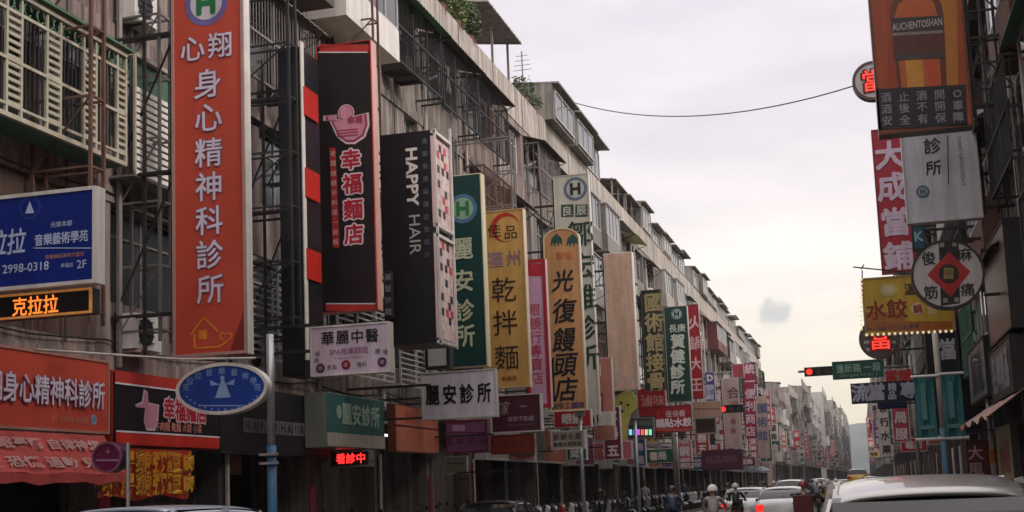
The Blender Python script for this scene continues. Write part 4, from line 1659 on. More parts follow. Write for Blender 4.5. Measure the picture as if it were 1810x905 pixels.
# low signs and small canopies crowding the pavement between the big blades
rr = random.Random(77)
lowc = [('b02430', 'bright red'), ('d0c4c0', 'white'), ('c06a70', 'pink'), ('a83a2c', 'vermilion'), ('b89c50', 'golden'), ('2a6048', 'emerald'), ('702040', 'plum red'), ('c8b0b8', 'blush'), ('385a8c', 'blue')]
for i in range(34):
    y = 46 + i * 2.5 + rr.uniform(0, 1.2)
    tall = i % 2
    w_ = rr.uniform(.6, .95) if tall else rr.uniform(1.2, 1.9)
    hh = rr.uniform(1.5, 2.4) if tall else rr.uniform(.55, 1.0)
    z0 = rr.uniform(2.5, 4.2)
    x1 = -rr.uniform(9.3, 10.6)
    cc, nm = lowc[(i * 5) % 9]
    s = Sign.__new__(Sign)
    s.facing, s.P, s.lay, s.depth = 'F', y, {}, .25
    s.fn = (lambda y: lambda u, v, d: (u, y + d, v))(y)
    s.root = thing('hanging_sign', '%s %s sign hung low over the left pavement, %s past the off-white fruit sign' % (nm, 'upright' if tall else 'broad', ordn[i]),
                   'sign', ((x1 - w_ / 2), y, z0), 'signs hung low over the left pavement')
    MB().box(x1 - w_, x1, y, y + .25, z0, z0 + hh).build('box', EDGE, s.root)
    MB().box(x1 - w_ + .04, x1 - .04, y - .012, y + .002, z0 + .04, z0 + hh - .04).build('face_panel', smat(cc), s.root)
    MB().bar((-12, y + .12, z0 + hh * .25), (x1 - w_, y + .12, z0 + hh * .25), .05).bar((-12, y + .12, z0 + hh * .75), (x1 - w_, y + .12, z0 + hh * .75), .05).build('mounting_bracket', M_BLACKM, s.root)
    tm = smat('4a2428') if cc in ('d0c4c0', 'c8b0b8', 'b89c50') else smat('e0d4d4')
    tx = ftx[(i + 3) % 12] + ftx[(i + 8) % 12]
    if tall:
        for q in range(3):
            s.text(tx[q % len(tx)], x1 - w_ / 2, z0 + hh - (q + .5) * hh / 3, w_ * .68, tm, off=.04, res=1)
    else:
        s.text(ftx[(i + 4) % 12], x1 - w_ / 2, z0 + hh / 2, hh * .62, tm, off=.04, res=1)
    s.done()
# bare iron scaffolds that once carried signs
for i, (y, z0, z1, d0, d1, lab) in enumerate(((16.9, 4.4, 15.5, .1, 1.1, 'tall rusty iron sign scaffold rising between the cream grille and the white louvres'),
                                         (19.35, 4.4, 15.0, .1, .85, 'tall grey iron sign scaffold just left of the orange clinic blade'),
                                         (23.0, 5.0, 12.5, .1, 1.6, 'black iron sign scaffold between the orange clinic blade and the slim black blade'),
                                         (28.6, 7.5, 14.0, .1, 1.3, 'iron sign scaffold rising behind the hair salon blade'),
                                         (38.8, 6.0, 13.0, .1, 2.0, 'iron sign scaffold behind the gold noodle blade'),
                                         (57.0, 5.0, 11.5, .1, 2.4, 'iron sign scaffold past the blank beige blade'))):
    r_ = thing('sign_scaffold', lab, 'iron frame', (-12 + (d0 + d1) / 2, y, z0))
    m_ = (M_RUST, M_ALUD, M_BLACKM)[i % 3]
    for dx in (d0, d1):
        for dy in (0, .35):
            MB().bar((-12 + dx, y + dy, z0), (-12 + dx, y + dy, z1), .05).build('upright', m_, r_)
    k = 0
    z = z0 + .2
    while z < z1:
        b = MB()
        for dy in (0, .35):
            b.bar((-12.0, y + dy, z), (-12 + d1, y + dy, z), .035)
        b.bar((-12 + d1, y, z), (-12 + d1, y + .35, z), .035)
        if k % 2 == 0 and z + 1.1 < z1:
            b.bar((-12 + d0, y, z), (-12 + d1, y, z + 1.1), .025)
        b.build('cross_frame', m_, r_)
        z += 1.1
        k += 1

# ================================================================== SIGNS OF THE RIGHT ROW
NEON = mat('red_neon', (1.0, .045, .03), .5, 0, emit=.95)
AD = smat('a54a22')
s = Sign('poster_sign', 'huge orange liquor poster sign with an amber bottle and a black warning band', 'sign', (1541, 1709, -75, 232), .4, AD, smat('2a2424'), Y=27, fw=.05, frame=smat('6a3a26'), wall=3.8)
s.poly([(1694, 172), (1690, -60), (1655, -60), (1672, 172)][::-1], mat('poster_gold', lin('b0702a'), .4, .1), .014)
s.poly([(1570, 172), (1566, -60), (1590, -60), (1590, 172)][::-1], mat('poster_rust', lin('963a1c'), .4, .1), .014)
bt = [(1588, 162), (1573, 30), (1574, 12), (1583, -6), (1600, -20), (1601, -62), (1640, -62), (1643, -20), (1655, -8), (1664, 8), (1668, 28), (1674, 158)]
s.poly([(x, y) for x, y in bt], smat('6a3420'), .017)
s.poly([(1594, 160), (1581, 30), (1588, 8), (1608, -8), (1632, -8), (1650, 4), (1657, 26), (1664, 157)], mat('poster_amber', lin('b5582a'), .35, .12, scale=5), .02)
s.poly([(1604, 160), (1600, 104), (1630, 103), (1634, 158)], mat('poster_yellow', lin('c8882f'), .35, .12), .023)
s.poly([(1640, 158), (1636, 104), (1654, 103), (1660, 157)], mat('poster_red', lin('bf4a22'), .35, .12), .023)
s.poly([(1576, 60), (1575, 33), (1664, 28), (1667, 56)], smat('3a3032'), .026)
s.poly([(1580, 104), (1577, 62), (1667, 57), (1670, 100)], smat('5c2c22'), .025)
s.poly([(1583, 108), (1582, 96), (1670, 91), (1671, 103)], smat('4a3c38'), .028)
s.poly([(1578, 64), (1577, 59), (1666, 54), (1667, 59)], smat('877c74'), .028)
s.t('AUCHENTOSHAN', 1621, 44, 17, smat('b8aca4'), off=.02, d=.032, fitw=.97)
s.poly([(1553, 230), (1549, 158), (1706, 150), (1710, 222)], smat('221e24'), .03)
for r_i, row_ in enumerate(('酒止酒開⊘', '酒後不開車', '安全有保障')):
    for c_i, ch in enumerate(row_):
        x = 1566 + c_i * 31.5 + r_i * 1.0
        y = 173 + r_i * 20.5 - c_i * 1.7
        s.t(ch if ch != '⊘' else 'O', x, y, 17, smat('8e8a92'), off=.02, d=.036)
s.done()
q = MB()
zt_, zb_ = s.v1, s.v0
for x in (s.u1 + .06, s.u1 + .3):
    q.bar((x, 27.1, zb_), (x, 27.1, zt_), .05)
for k in range(7):
    z = zb_ + .2 + k * .55
    q.bar((s.u1, 27.1, z), (3.8, 27.1, z), .04)
q.build('side_scaffold', M_BLACKM, s.root)

s = Sign('box_sign', 'pale grey clinic box sign with a small cyan logo, below the liquor poster', 'sign', (1597, 1732, 232, 391), .3, smat('d6d5de'), EDGEG, Y=31, fw=.03, frame=smat('c8c6ce'), wall=3.8)
DK = smat('24242c')
s.t('診', 1648, 258, 28, DK, off=.01)
s.t('所', 1650, 297, 26, DK, off=.01)
s.poly([(1675.5, 326), (1674, 240), (1675.5, 240), (1677, 326)], DK, .02)
s.t('CLINIC ORTHOPEDICS', 1699, 285, 9, smat('7c7c88'), rot=1, sx=.9)
s.disc(1631, 339, 11, smat('3c6e90'), .02)
s.disc(1631, 339, 8.4, smat('a2a4b0'), .024)
s.t('H', 1631, 339, 11, smat('2a5a7c'), off=.04, d=.028)
s.done()

s = Sign('blade_sign', 'long red pawn shop blade sign with white characters, left of the grey clinic box', 'sign', (1549, 1612, 226, 482), .35, smat('b02c3a'), EDGEG, Y=38, fw=.04, frame=smat('8a2430'), wall=3.8)
for ch, x, y in (('大', 1573, 274), ('成', 1577, 330), ('當', 1583, 392), ('鋪', 1588, 452)):
    s.t(ch, x, y, 48, smat('dcc8dc'), off=.035, d=.03)
s.done()
s = Sign('small_sign', 'small teal sign behind the grey clinic box and the coin sign', 'sign', (1612, 1636, 398, 442), .25, smat('1f4f60'), M_BLACKM, Y=36, fw=.05, wall=3.8)
s.t('K', 1624, 418, 22, smat('8ab0b8'), off=.04)
s.done()


# round coin sign
def circ(u0, u1, v0, v1, fw):
    return ell((u0 + u1) / 2, (v0 + v1) / 2, (u1 - u0) / 2 - fw, (u1 - u0) / 2 - fw, 56)


s = Sign('round_sign', 'big round white coin shaped massage sign with a red diamond on a black bar', 'sign', (1610, 1741, 419, 551), .3, smat('c9c4c4'), smat('2a2220'), Y=30, fw=.05, frame=smat('332a26'),
         shape=circ, wall=3.8)
s.poly([(1659, 425), (1694, 423), (1697, 536), (1663, 541)][::-1], BK, .016)
s.poly([(1677, 445), (1715, 480), (1681, 525), (1639, 486)][::-1], smat('b42424'), .02)
s.disc(1677, 484, 17, smat('2c1410'), .024)
s.rect(1668, 1685, 474, 493, smat('a08c50'), .028)
s.t('甲', 1677, 484, 15, smat('5c4c22'), d=.032)
for ch, x, y in (('俊', 1641, 457), ('麻', 1705, 450), ('筋', 1645, 517), ('痛', 1710, 512)):
    s.t(ch, x, y, 23, smat('241e22'), off=.02, d=.024)
for x, y in ((1665, 433), (1687, 432), (1671, 531), (1691, 530)):
    s.rect(x - 4, x + 4, y - 4, y + 4, smat('948c88'), .022)
s.done()

# yellow dumpling sign with a string of bulbs
s = Sign('box_sign', 'yellow dumpling sign turning orange at its foot, edged with small bulbs, behind the coin sign', 'sign', (1525, 1686, 486, 589), .3, smat('c6a434'), smat('8a6a3a'), Y=34, fw=.04, frame=smat('a8885a'), wall=3.8, levels=[6.9, 7.5])
s.rect(1529, 1684, 568, 586, smat('a5642c'), .016)
s.rect(1529, 1600, 552, 568, smat('a8702c'), .0155)
s.disc(1571, 513, 15, smat('c4bc74'), .02, ry=.75)
s.disc(1571, 512, 10, smat('d0cc9a'), .024, ry=.7)
s.t('水餃', 1567, 547, 33, smat('8a2418'), off=.025, sx=1.0)
s.disc(1622, 546, 11, smat('d8c8a0'), .02)
s.t('鍋', 1622, 546, 15, smat('9c3018'), off=.03, d=.026)
s.t('貼', 1648, 548, 15, smat('d8c8a0'), off=.03)
s.t('溫', 1609, 511, 20, smat('4a3418'), off=.03)
s.t('2990-5588 手工水餃專賣', 1575, 580, 9, smat('4a3a5c'), fitw=1.35)
s.done()
bulb_m = mat('bulb_glass', (.9, .75, .45), .3, 0, emit=.5)
q = MB()
for i in range(12):
    p = at(1522.5, 494 + i * 8, 33.95)
    q.tube([p + Vector((-.03, 0, 0)), p + Vector((.03, 0, 0))], .028, 6)
for i in range(16):
    p = at(1532 + i * 10, 592 - i * .45, 33.95)
    q.tube([p + Vector((0, 0, -.03)), p + Vector((0, 0, .03))], .028, 6)
q.build('bulb_string', bulb_m, s.root, kind='stuff')
MB().bar(at(1508, 472, 33.6), at(1600, 481, 33.6), .03).bar(at(1524, 478, 33.6), at(1524, 492, 33.6), .03).bar(at(1527, 468, 33.6), at(1522, 476, 33.6), .03).build('antenna_rod', M_BLACKM, s.root)

# two round neon pawn signs
for (x0, x1, y0, y1, Y, lab) in ((1506, 1580, 105, 180, 42, 'round white neon pawn sign with a dark rim half hidden behind the liquor poster'),
                                 (1518, 1592, 563, 634, 43, 'round slatted neon pawn sign with a red character below the yellow dumpling sign')):
    s = Sign('neon_sign', lab, 'sign', (x0, x1, y0, y1), .3, smat('c8c0c0') if y0 < 300 else smat('55504c'), smat('3a2c2a'), Y=Y, fw=.09, frame=smat('5a4440'), shape=circ, wall=3.8)
    cx, cy = (x0 + x1) / 2, (y0 + y1) / 2
    if y0 > 300:
        for k in range(4):
            s.rect(x0 + 9, x1 - 9, cy - 22 + k * 13, cy - 17 + k * 13, smat('a8a4a0'), .016)
    s.t('當', cx, cy, 42 if y0 > 300 else 40, smat('5a1a10') if y0 < 300 else smat('8a1a10'), off=.06, d=.03)
    s.t('當', cx + 1, cy, 38, NEON, off=.01, d=.05)
    s.done()

# navy pawn blade behind the banners
s = Sign('blade_sign', 'tall navy blade sign with a white pawn character, behind the teal banners', 'sign', (1640, 1722, 560, 768), .5, smat('10121c'), M_BLACKM, Y=43, fw=.03, wall=3.8)
s.t('當', 1676, 617, 36, smat('b4b4be'), off=.03, sx=.9)
s.done()
s = Sign('light_box', 'small glowing lamp tube sign right of the navy blade', 'sign', (1718, 1724, 588, 604), .1, TOWHITE, M_BLACKM, Y=40, fw=.0, wall=3.8, levels=[5.7])
s.done()

# horizontal pawn sign
s = Sign('box_sign', 'long dark blue horizontal pawn sign with white blocky characters', 'sign', (1504, 1652, 674, 710), .3, smat('141c34'), M_BLACKM, Y=47.5, fw=.03, frame=smat('0c1020'), wall=3.8, levels=[4.6, 4.9])
s.t('流', 1521, 694, 30, smat('a9abb8'), off=.04)
s.t('當', 1549, 692, 30, smat('a9abb8'), off=.04)
s.t('精', 1577, 684, 14, smat('a9abb8'), off=.04)
s.t('品', 1577, 699, 14, smat('a9abb8'), off=.04)
s.t('專', 1606, 689, 28, smat('a9abb8'), off=.04)
s.done()
s = Sign('small_sign', 'blue strip sign under the dark blue pawn sign', 'sign', (1551, 1603, 711, 722), .2, smat('20407c'), M_BLACKM, Y=48, fw=.02, wall=3.8, levels=[4.2])
s.done()
s = Sign('box_sign', 'white sign with red characters above the dark blue pawn sign', 'sign', (1563, 1612, 652, 676), .3, smat('8c8480'), EDGEG, Y=51, fw=.03, wall=3.8, levels=[5.4])
s.t('當舖', 1588, 664, 22, smat('b02420'), off=.03)
s.done()
# banner pole
r_ = thing('banner_pole', 'pale street pole with a blue grey foot carrying two teal banners', 'pole', (2.25, 37.5, .15))
P0 = lambda px, py: at(px, py, 37.5)
bx_ = P0(1662, 700).x
MB().tube([(bx_, 37.5, 2.9), (bx_, 37.5, P0(1657, 560).z)], .085, 10).build('upper_tube', M_PIPE, r_, smooth=True)
MB().tube([(bx_, 37.5, .15), (bx_, 37.5, 2.91)], .1, 10).build('painted_foot', mat('faded_blue_pole', lin('46687c'), .5, .15), r_, smooth=True)
TEAL = smat('2a6e74')
TEAL2 = smat('5a8a8c')
for (xa, xc, ya, yc) in ((1619, 1653, 668, 774), (1667, 1702, 663, 772)):
    pa, pc = P0(xa, (ya + yc) / 2), P0(xc, (ya + yc) / 2)
    za, zc = P0((xa + xc) / 2, ya).z, P0((xa + xc) / 2, yc).z
    b = MB()
    for i in range(7):
        x = pa.x + (pc.x - pa.x) * i / 6
        for j in range(7):
            b.v.append((x, 37.4 + .03 * math.sin(i * 1.3 + j * .7), za + (zc - za) * j / 6))
    for i in range(6):
        for j in range(6):
            a = i * 7 + j
            b.f.append((a, a + 1, a + 8, a + 7))
    bn = b.build('banner', TEAL, r_)
    w_ = pc.x - pa.x
    b = MB()
    for (u0_, u1_, v0_, v1_) in ((.3, .55, .1, .7), (.12, .88, .8, .86)):
        b.box(pa.x + w_ * u0_, pa.x + w_ * u1_, 37.345, 37.35, za + (zc - za) * v1_, za + (zc - za) * v0_)
    b.build('banner_print', TEAL2, r_)
    MB().tube([(pa.x - .08, 37.42, za + .04), (bx_, 37.42, za + .04)] if pa.x < bx_ else [(bx_, 37.42, za + .04), (pc.x + .08, 37.42, za + .04)], .04, 8).build('banner_arm', EDGE, r_)
    MB().tube([(pa.x - .08, 37.42, zc - .04), (bx_, 37.42, zc - .04)] if pa.x < bx_ else [(bx_, 37.42, zc - .04), (pc.x + .08, 37.42, zc - .04)], .04, 8).build('banner_arm', EDGE, r_)

s = Sign('box_sign', 'dark red sign with two pale characters low on the right pavement, behind the silver car', 'sign', (1709, 1752, 778, 850), .3, smat('4a141c'), M_BLACKM, Y=40, fw=.03, frame=smat('2a1014'), wall=3.8)
s.t('大', 1724, 800, 25, smat('b08a94'), off=.02)
s.t('風', 1725, 830, 25, smat('a8828c'), off=.02)
s.done()
s = Sign('box_sign', 'brown sign with faint pale figures right of the navy blade', 'sign', (1722, 1740, 664, 744), .3, smat('3c2624'), M_BLACKM, Y=44, fw=.03, wall=3.8)
s.t('小吃', 1731, 728, 12, smat('8a7a74'))
s.done()
for (y0, y1, z0, z1, c_, lab, txt, tc_, X) in ((28.3, 33.2, 4.6, 6.9, '5c4a42', 'broad bare brown sign panel at the right edge', '', '', 3.2),
                                              (33.5, 38.6, 3.55, 5.0, '6c6c70', 'grey shop sign with navy characters slanting off below the brown panel', '旅行社', '1c2438', 3.1),
                                              (28.5, 33.2, 3.3, 4.5, '2c2c30', 'dark shop sign with pale characters under the bare brown panel', '名牌精品', '8c8c94', 3.15)):
    s = Sign('shop_sign', lab, 'sign', (y0, y1, z0, z1), .35, smat(c_), M_BLACKM, facing='W', X=X, fw=.05, frame=M_BLACKM)
    if txt:
        s.text(txt, (y0 + y1) / 2, (z0 + z1) / 2, (z1 - z0) * .75, smat(tc_), off=.05)
    s.done()
r_ = thing('fabric_awning', 'faded orange fabric awning at the lower right edge', 'awning', (3.0, 31, 3.1))
b = MB()
for i in range(13):
    y = 27.5 + 8 * i / 12
    for j in range(5):
        q = j / 4
        b.v.append((3.5 - 1.0 * q, y, 3.5 - .7 * q - .08 * math.sin(i * 1.9) * q))
for i in range(12):
    for j in range(4):
        a = i * 5 + j
        b.f.append((a, a + 1, a + 6, a + 5))
b.build('cloth', smat('8a5436'), r_)
b = MB()
for y in (28, 33.5):
    b.bar((2.5, y, 2.8), (3.5, y, 2.6), .03)
b.build('awning_arm', M_BLACKM, r_)
s = Sign('shop_sign', 'yellowish vertical menu board under the orange awning at the right edge', 'sign', (28.6, 31.6, .9, 2.7), .15, smat('857a4c'), M_BLACKM, facing='W', X=3.0, fw=.04)
s.text('小火鍋', 30.1, 2.0, .7, smat('8a2c24'), off=.04)
s.done()
# street pole at the right
r_ = thing('street_pole', 'bare grey street pole with an orange collar at its foot, right of the teal banners', 'pole', (3.0, 35.5, .15))
xq = at(1752, 760, 35.5).x
MB().tube([(xq, 35.5, .15), (xq, 35.5, 4.6)], .085, 10).build('tube', M_STEEL, r_, smooth=True)
MB().tube([(xq, 35.5, 1.9), (xq, 35.5, 2.25)], .1, 10).build('collar', smat('b86a1c'), r_)
MB().tube([(xq, 35.5, 4.5), (xq - .3, 35.5, 4.55)], .05, 8).build('lamp_arm', M_STEEL, r_)

# ---- traffic signals
def signal(label, Y, px, py, pole_x, lit='red', arm_px=None):
    c = at(px, py, Y)
    r = thing('traffic_signal', label, 'traffic light', (pole_x, Y, .15))
    MB().tube([(pole_x, Y, .15), (pole_x, Y, c.z + .5)], .09, 10).build('pole', M_ALUD, r, smooth=True)
    s_ = 1 if pole_x > c.x else -1
    MB().tube([(pole_x, Y, c.z + .02), (c.x - s_ * .9, Y, c.z + .05)], .055, 8).build('arm', M_ALUD, r, smooth=True)
    hd = MB().box(c.x - .62, c.x + .62, Y - .3, Y - .06, c.z - .2, c.z + .2).build('signal_head', M_BLACKM, r)
    for k in range(3):
        x = c.x - .4 + .4 * k
        m_ = NEON if k == 0 else mat('unlit_lens_%d' % k, (.08, .05, .02) if k == 1 else (.02, .06, .04), .3)
        MB().prism(ell(x, c.z, .14, .14, 16), lambda u, v, d: (u, Y - .3 - d, v), -.0, .015).build('lens', m_, hd)
        b = MB()
        n = 10
        for i in range(n + 1):
            a = math.pi * i / n
            for yy in (Y - .3, Y - .52):
                b.v.append((x + .16 * math.cos(a), yy, c.z + .16 * math.sin(a)))
        for i in range(n):
            b.f.append((2 * i, 2 * i + 1, 2 * i + 3, 2 * i + 2))
        b.build('visor', M_BLACKM, hd)
    return r


signal('horizontal traffic signal showing red, on a pole by the left pavement', 68, 1293, 723, -9.4)
signal('horizontal traffic signal showing red, over the road beside the green street name plate', 60, 1447, 657, 2.4)
s = Sign('street_name_sign', 'green street name plate hung over the road beside the red signal', 'sign', (1471, 1563, 637, 669), .08, smat('0c4a38'), M_ALUD, Y=59.6, fw=.04, frame=smat('2a5a4c'))
s.t('重新路 一段', 1517, 650, 15, smat('7fae9c'), off=.02, fitw=1.9)
s.t('Chongxin Rd Sec 1', 1517, 663, 6, smat('7fae9c'), fitw=1.6)
s.done()
MB().bar((s.u0 + .2, 59.66, s.v1), (s.u0 + .2, 59.95, s.v1 + .04), .04).bar((s.u1 - .2, 59.66, s.v1), (s.u1 - .2, 59.95, s.v1 + .04), .04).build('hanger', M_ALUD, s.root)

# ---- overhead wire
r_ = MB()
a_, c_ = atX(1000, 177, -12.1), at(1512, 151, 42)
pts = [a_.lerp(c_, i / 20) - Vector((0, 0, .9 * (1 - (2 * i / 20 - 1) ** 2))) for i in range(21)]
r_.tube(pts, .022, 5)
tag(r_.build('overhead_wire', M_BLACKM), 'thin overhead wire sagging across the sky from the left roofs to the round neon sign', 'wire')
# far signs on the right
rr = random.Random(5)
fi = 0
for i in range(34):
    y = 54 + i * 7 + rr.uniform(0, 3)
    z0 = rr.uniform(2.9, 7.0)
    hh = rr.uniform(1.3, 4.0) if i % 3 else rr.uniform(.7, 1.1)
    w_ = rr.uniform(.8, 1.2) if hh > 1.15 else rr.uniform(1.2, 2.0)
    x0 = rr.uniform(.9, 2.3) + (1.2 if y < 70 else 0)
    cc, nm = fc2[(i * 5 + 3) % 9]
    s = Sign.__new__(Sign)
    s.facing, s.P, s.lay, s.depth = 'F', y, {}, .3
    s.fn = (lambda y: lambda u, v, d: (u, y + d, v))(y)
    s.root = thing('blade_sign', '%s %s sign on the right row, %s beyond the teal banners' % ('tall' if hh > 3 else ('small wide' if hh < 1.15 else 'medium'), nm, ordn[fi]),
                   'sign', ((x0 + w_ / 2), y, z0), 'small blade signs far down the right row')
    fi += 1
    MB().box(x0, x0 + w_, y, y + .3, z0, z0 + hh).build('box', EDGEG, s.root)
    MB().box(x0 + .05, x0 + w_ - .05, y - .012, y + .002, z0 + .05, z0 + hh - .05).build('face_panel', smat(cc), s.root)
    MB().bar((3.8, y + .15, z0 + hh * .2), (x0 + w_, y + .15, z0 + hh * .2), .05).bar((3.8, y + .15, z0 + hh * .8), (x0 + w_, y + .15, z0 + hh * .8), .05).build('mounting_bracket', M_BLACKM, s.root)
    tm = smat('3a2c34') if cc in ('c8c0b8', 'c0a8a8', 'a88c3c') else smat('cfc4c4')
    tx = ftx[(i + 3) % 12] + ftx[(i + 8) % 12]
    if hh > 1.15:
        n_ = max(2, int(hh / (w_ * .85)))
        for q in range(n_):
            s.text(tx[q % len(tx)], x0 + w_ / 2, z0 + hh - (q + .5) * hh / n_, w_ * .7, tm, off=.04, res=1)
    else:
        s.text(ftx[i % 12], x0 + w_ / 2, z0 + hh / 2, hh * .6, tm, off=.04, res=1)
    s.done()


# ================================================================== VEHICLES
M_TYRE = mat('tyre_rubber', (.02, .02, .02), .85, .2)
M_RIM = mat('wheel_rim', (.45, .45, .46), .3, .1, metal=.7)
M_CGLASS = mat('car_glass', (.010, .011, .013), .05, 0, spec=.5)
M_TAIL = mat('tail_light_lit', (1.0, .04, .03), .3, .3, emit=.55, scale=12)
M_TAILD = mat('tail_light', (.28, .01, .01), .2, 0)
M_HEAD = mat('head_light', (.7, .72, .74), .1, 0, spec=.8)


def paint(name, c, metal=.2):
    return mat('car_paint_' + name, c, .28, .03, metal=metal, coat=.6, scale=.8)


def loft(b, rings):
    k = len(rings[0])
    n = len(b.v)
    for r in rings:
        b.v += r
    for i in range(len(rings) - 1):
        for j in range(k - 1):
            a = n + i * k + j
            b.f.append((a, a + k, a + k + 1, a + 1))
    b.f.append(tuple(n + j for j in range(k)))
    b.f.append(tuple(n + (len(rings) - 1) * k + j for j in reversed(range(k))))


def make_car(label, cat, p, L_, W, H, belt, gh, stations, tail=M_TAILD, group=None, rails=False, name='parked_car', drop=.03):
    """gh = (rear glass foot, roof rear, roof front, windscreen foot) along the length, forward is +Y"""
    root = thing(name, label, cat, (0, 0, 0), group)
    b = MB()
    rings = []
    for (y, wq, zt, zb) in stations:
        w = W / 2 * wq
        half = [(w * .90, zb), (w * .985, zb + .10), (w, zb + (zt - zb) * .45), (w * .985, zb + (zt - zb) * .8), (w * .93, zt - .015), (w * .80, zt + .02), (w * .4, zt + .035)]
        rings.append([(-x, y, z) for x, z in half] + [(x, y, z) for x, z in reversed(half)])
    loft(b, rings)
    b.build('body', p, root, smooth=True)
    # glasshouse
    rb, rr_, rf, wf = gh
    wb, wr = W / 2 * .90, W / 2 * .74
    yc = rr_ + .65 * (rf - rr_)
    dz = lambda y: drop * max(0, min(1.1, (yc - y) / (yc - rr_))) ** 2
    b = MB()
    g = [(rb, wb * .93, belt, belt + .01), (rr_, wr, belt, H - .05), (rf, wr, belt, H - .05), (wf, wb * .9, belt, belt + .01)]
    def ring(y, wt, z1):
        q = (z1 - belt) / max(.01, H - .05 - belt)
        w0 = wb
        return [(-w0, y, belt - .02), (-(w0 + (wt - w0) * .55 * q + 0), y, belt + (z1 - belt) * .55), (-wt if q > .5 else -w0 * .95, y, z1), (wt if q > .5 else w0 * .95, y, z1),
                (w0 + (wt - w0) * .55 * q, y, belt + (z1 - belt) * .55), (w0, y, belt - .02)]
    rs = []
    for i in range(5):
        q = i / 4
        rs.append(ring(rb + (rr_ - rb) * q, wr, belt + .02 + (H - drop - .07 - belt) * math.sin(q * math.pi / 2) ** .9))
    for i in range(1, 4):
        rs.append(ring(rr_ + (rf - rr_) * i / 4, wr, H - .05 - dz(rr_ + (rf - rr_) * i / 4)))
    for i in range(5):
        q = i / 4
        rs.append(ring(rf + (wf - rf) * q, wr, belt + .02 + (H - .07 - belt) * math.cos(q * math.pi / 2) ** .8))
    loft(b, rs)
    b.build('windows', M_CGLASS, root)
    # roof skin: crowned and rounded down at its edges
    b = MB()
    nx, ny = 14, 14
    y0, y1 = rr_ - .10, rf + .08
    for j in range(ny + 1):
        y = y0 + (y1 - y0) * j / ny
        e = abs(2 * j / ny - 1)
        for i in range(nx + 1):
            t2 = 2 * i / nx - 1
            x = t2 * (wr + .035) * (1 - .03 * e ** 8)
            z = H + .01 - dz(y) - .035 * t2 * t2 - .05 * abs(t2) ** 8 - .02 * e ** 6 - .012 * abs(t2) ** 30
            b.v.append((x, y, z))
    for j in range(ny):
        for i in range(nx):
            a = j * (nx + 1) + i
            b.f.append((a, a + 1, a + nx + 2, a + nx + 1))
    m = len(b.v)
    b.v += [(v[0], v[1], v[2] - .035) for v in b.v[:m]]
    for j in range(ny):
        for i in range(nx):
            a = m + j * (nx + 1) + i
            b.f.append((a, a + nx + 1, a + nx + 2, a + 1))
    edge = [i for i in range(nx + 1)] + [(j + 1) * (nx + 1) + nx for j in range(ny)] + [ny * (nx + 1) + i for i in reversed(range(nx))] + [j * (nx + 1) for j in reversed(range(1, ny))]
    for a, c in zip(edge, edge[1:] + edge[:1]):
        b.f.append((a, a + m, c + m, c))
    b.build('roof', p, root, smooth=True)
    for sx in (-1, 1):
        b = MB()
        b.bar((sx * wb * .96, rb + .02, belt), (sx * (wr + .0), rr_, H - .07 - drop), .045)
        b.bar((sx * wb * .96, wf - .02, belt), (sx * wr, rf, H - .05), .06)
        ym = (rr_ + rf) / 2 - .1
        b.bar((sx * (wb + .005), ym, belt), (sx * (wr + .02), ym, H - .04), .06)
        b.build('pillar', p, root)
        if rails:
            b = MB()
            b.tube([(sx * (wr - .04), rr_ + .2, H - .02 - dz(rr_ + .2)), (sx * (wr - .04), rr_ + .35, H + .03 - dz(rr_ + .35)), (sx * (wr - .04), yc, H + .03), (sx * (wr - .04), rf - .3, H + .03), (sx * (wr - .04), rf - .12, H - .02)], .018, 6)
            b.build('roof_rail', M_ALUD, root, smooth=True)
        b = MB().box(sx * (W / 2 - .02), sx * (W / 2 + .16), wf - .45, wf - .33, belt - .03, belt + .09)
        b.build('wing_mirror', M_BLACKM, root)
        MB().box(sx * W / 2 * .62, sx * W / 2 * .93, -L_ / 2 + .02, -L_ / 2 + .12, belt - .3, belt - .08).build('tail_light', tail, root)
        MB().box(sx * W / 2 * .58, sx * W / 2 * .9, L_ / 2 - .2, L_ / 2 - .03, belt - .34, belt - .2).build('headlight', M_HEAD, root)
        for yy in (-L_ / 2 + .8, L_ / 2 - .85):
            x = sx * (W / 2 - .1)
            wl = MB().tube([(x - .1, yy, .32), (x + .1, yy, .32)], .32, 20).build('wheel', M_TYRE, root)
            MB().tube([(x - .105, yy, .32), (x + .105, yy, .32)], .2, 14).build('rim', M_RIM, wl)
    MB().box(-.26, .26, -L_ / 2 - .012, -L_ / 2 + .03, .5, .64).build('number_plate', WH, root)
    return root


def sedan(label, p, H=1.44, tail=M_TAILD, name='car', group=None, cat='car'):
    st = [(-2.28, .86, .86, .34), (-2.15, .93, .98, .24), (-1.5, .99, 1.02, .2), (-.5, 1, .98, .2), (.6, 1, .95, .2), (1.2, .99, .93, .2), (1.8, .95, .82, .22), (2.15, .88, .70, .26), (2.3, .74, .58, .34)]
    return make_car(label, cat, p, 4.6, 1.78, H, .95, (-1.75, -1.0, .25, 1.15), st, tail, name=name, group=group)


def suv(label, p, H=1.66, tail=M_TAILD, rails=True, name='car', cat='suv', belt=1.05, L_=4.5, group=None, drop=.05):
    st = [(-2.22, .84, 1.0, .4), (-2.15, .95, 1.06, .3), (-1.5, .99, 1.08, .26), (-.5, 1, 1.06, .26), (.6, 1, 1.03, .26), (1.15, .99, 1.0, .26), (1.75, .95, .92, .28), (2.1, .88, .8, .3), (2.25, .74, .66, .38)]
    return make_car(label, cat, p, L_, 1.86, H, belt, (-2.12, -1.72, .45, 1.2), st, tail, rails=rails, name=name, group=group, drop=drop)


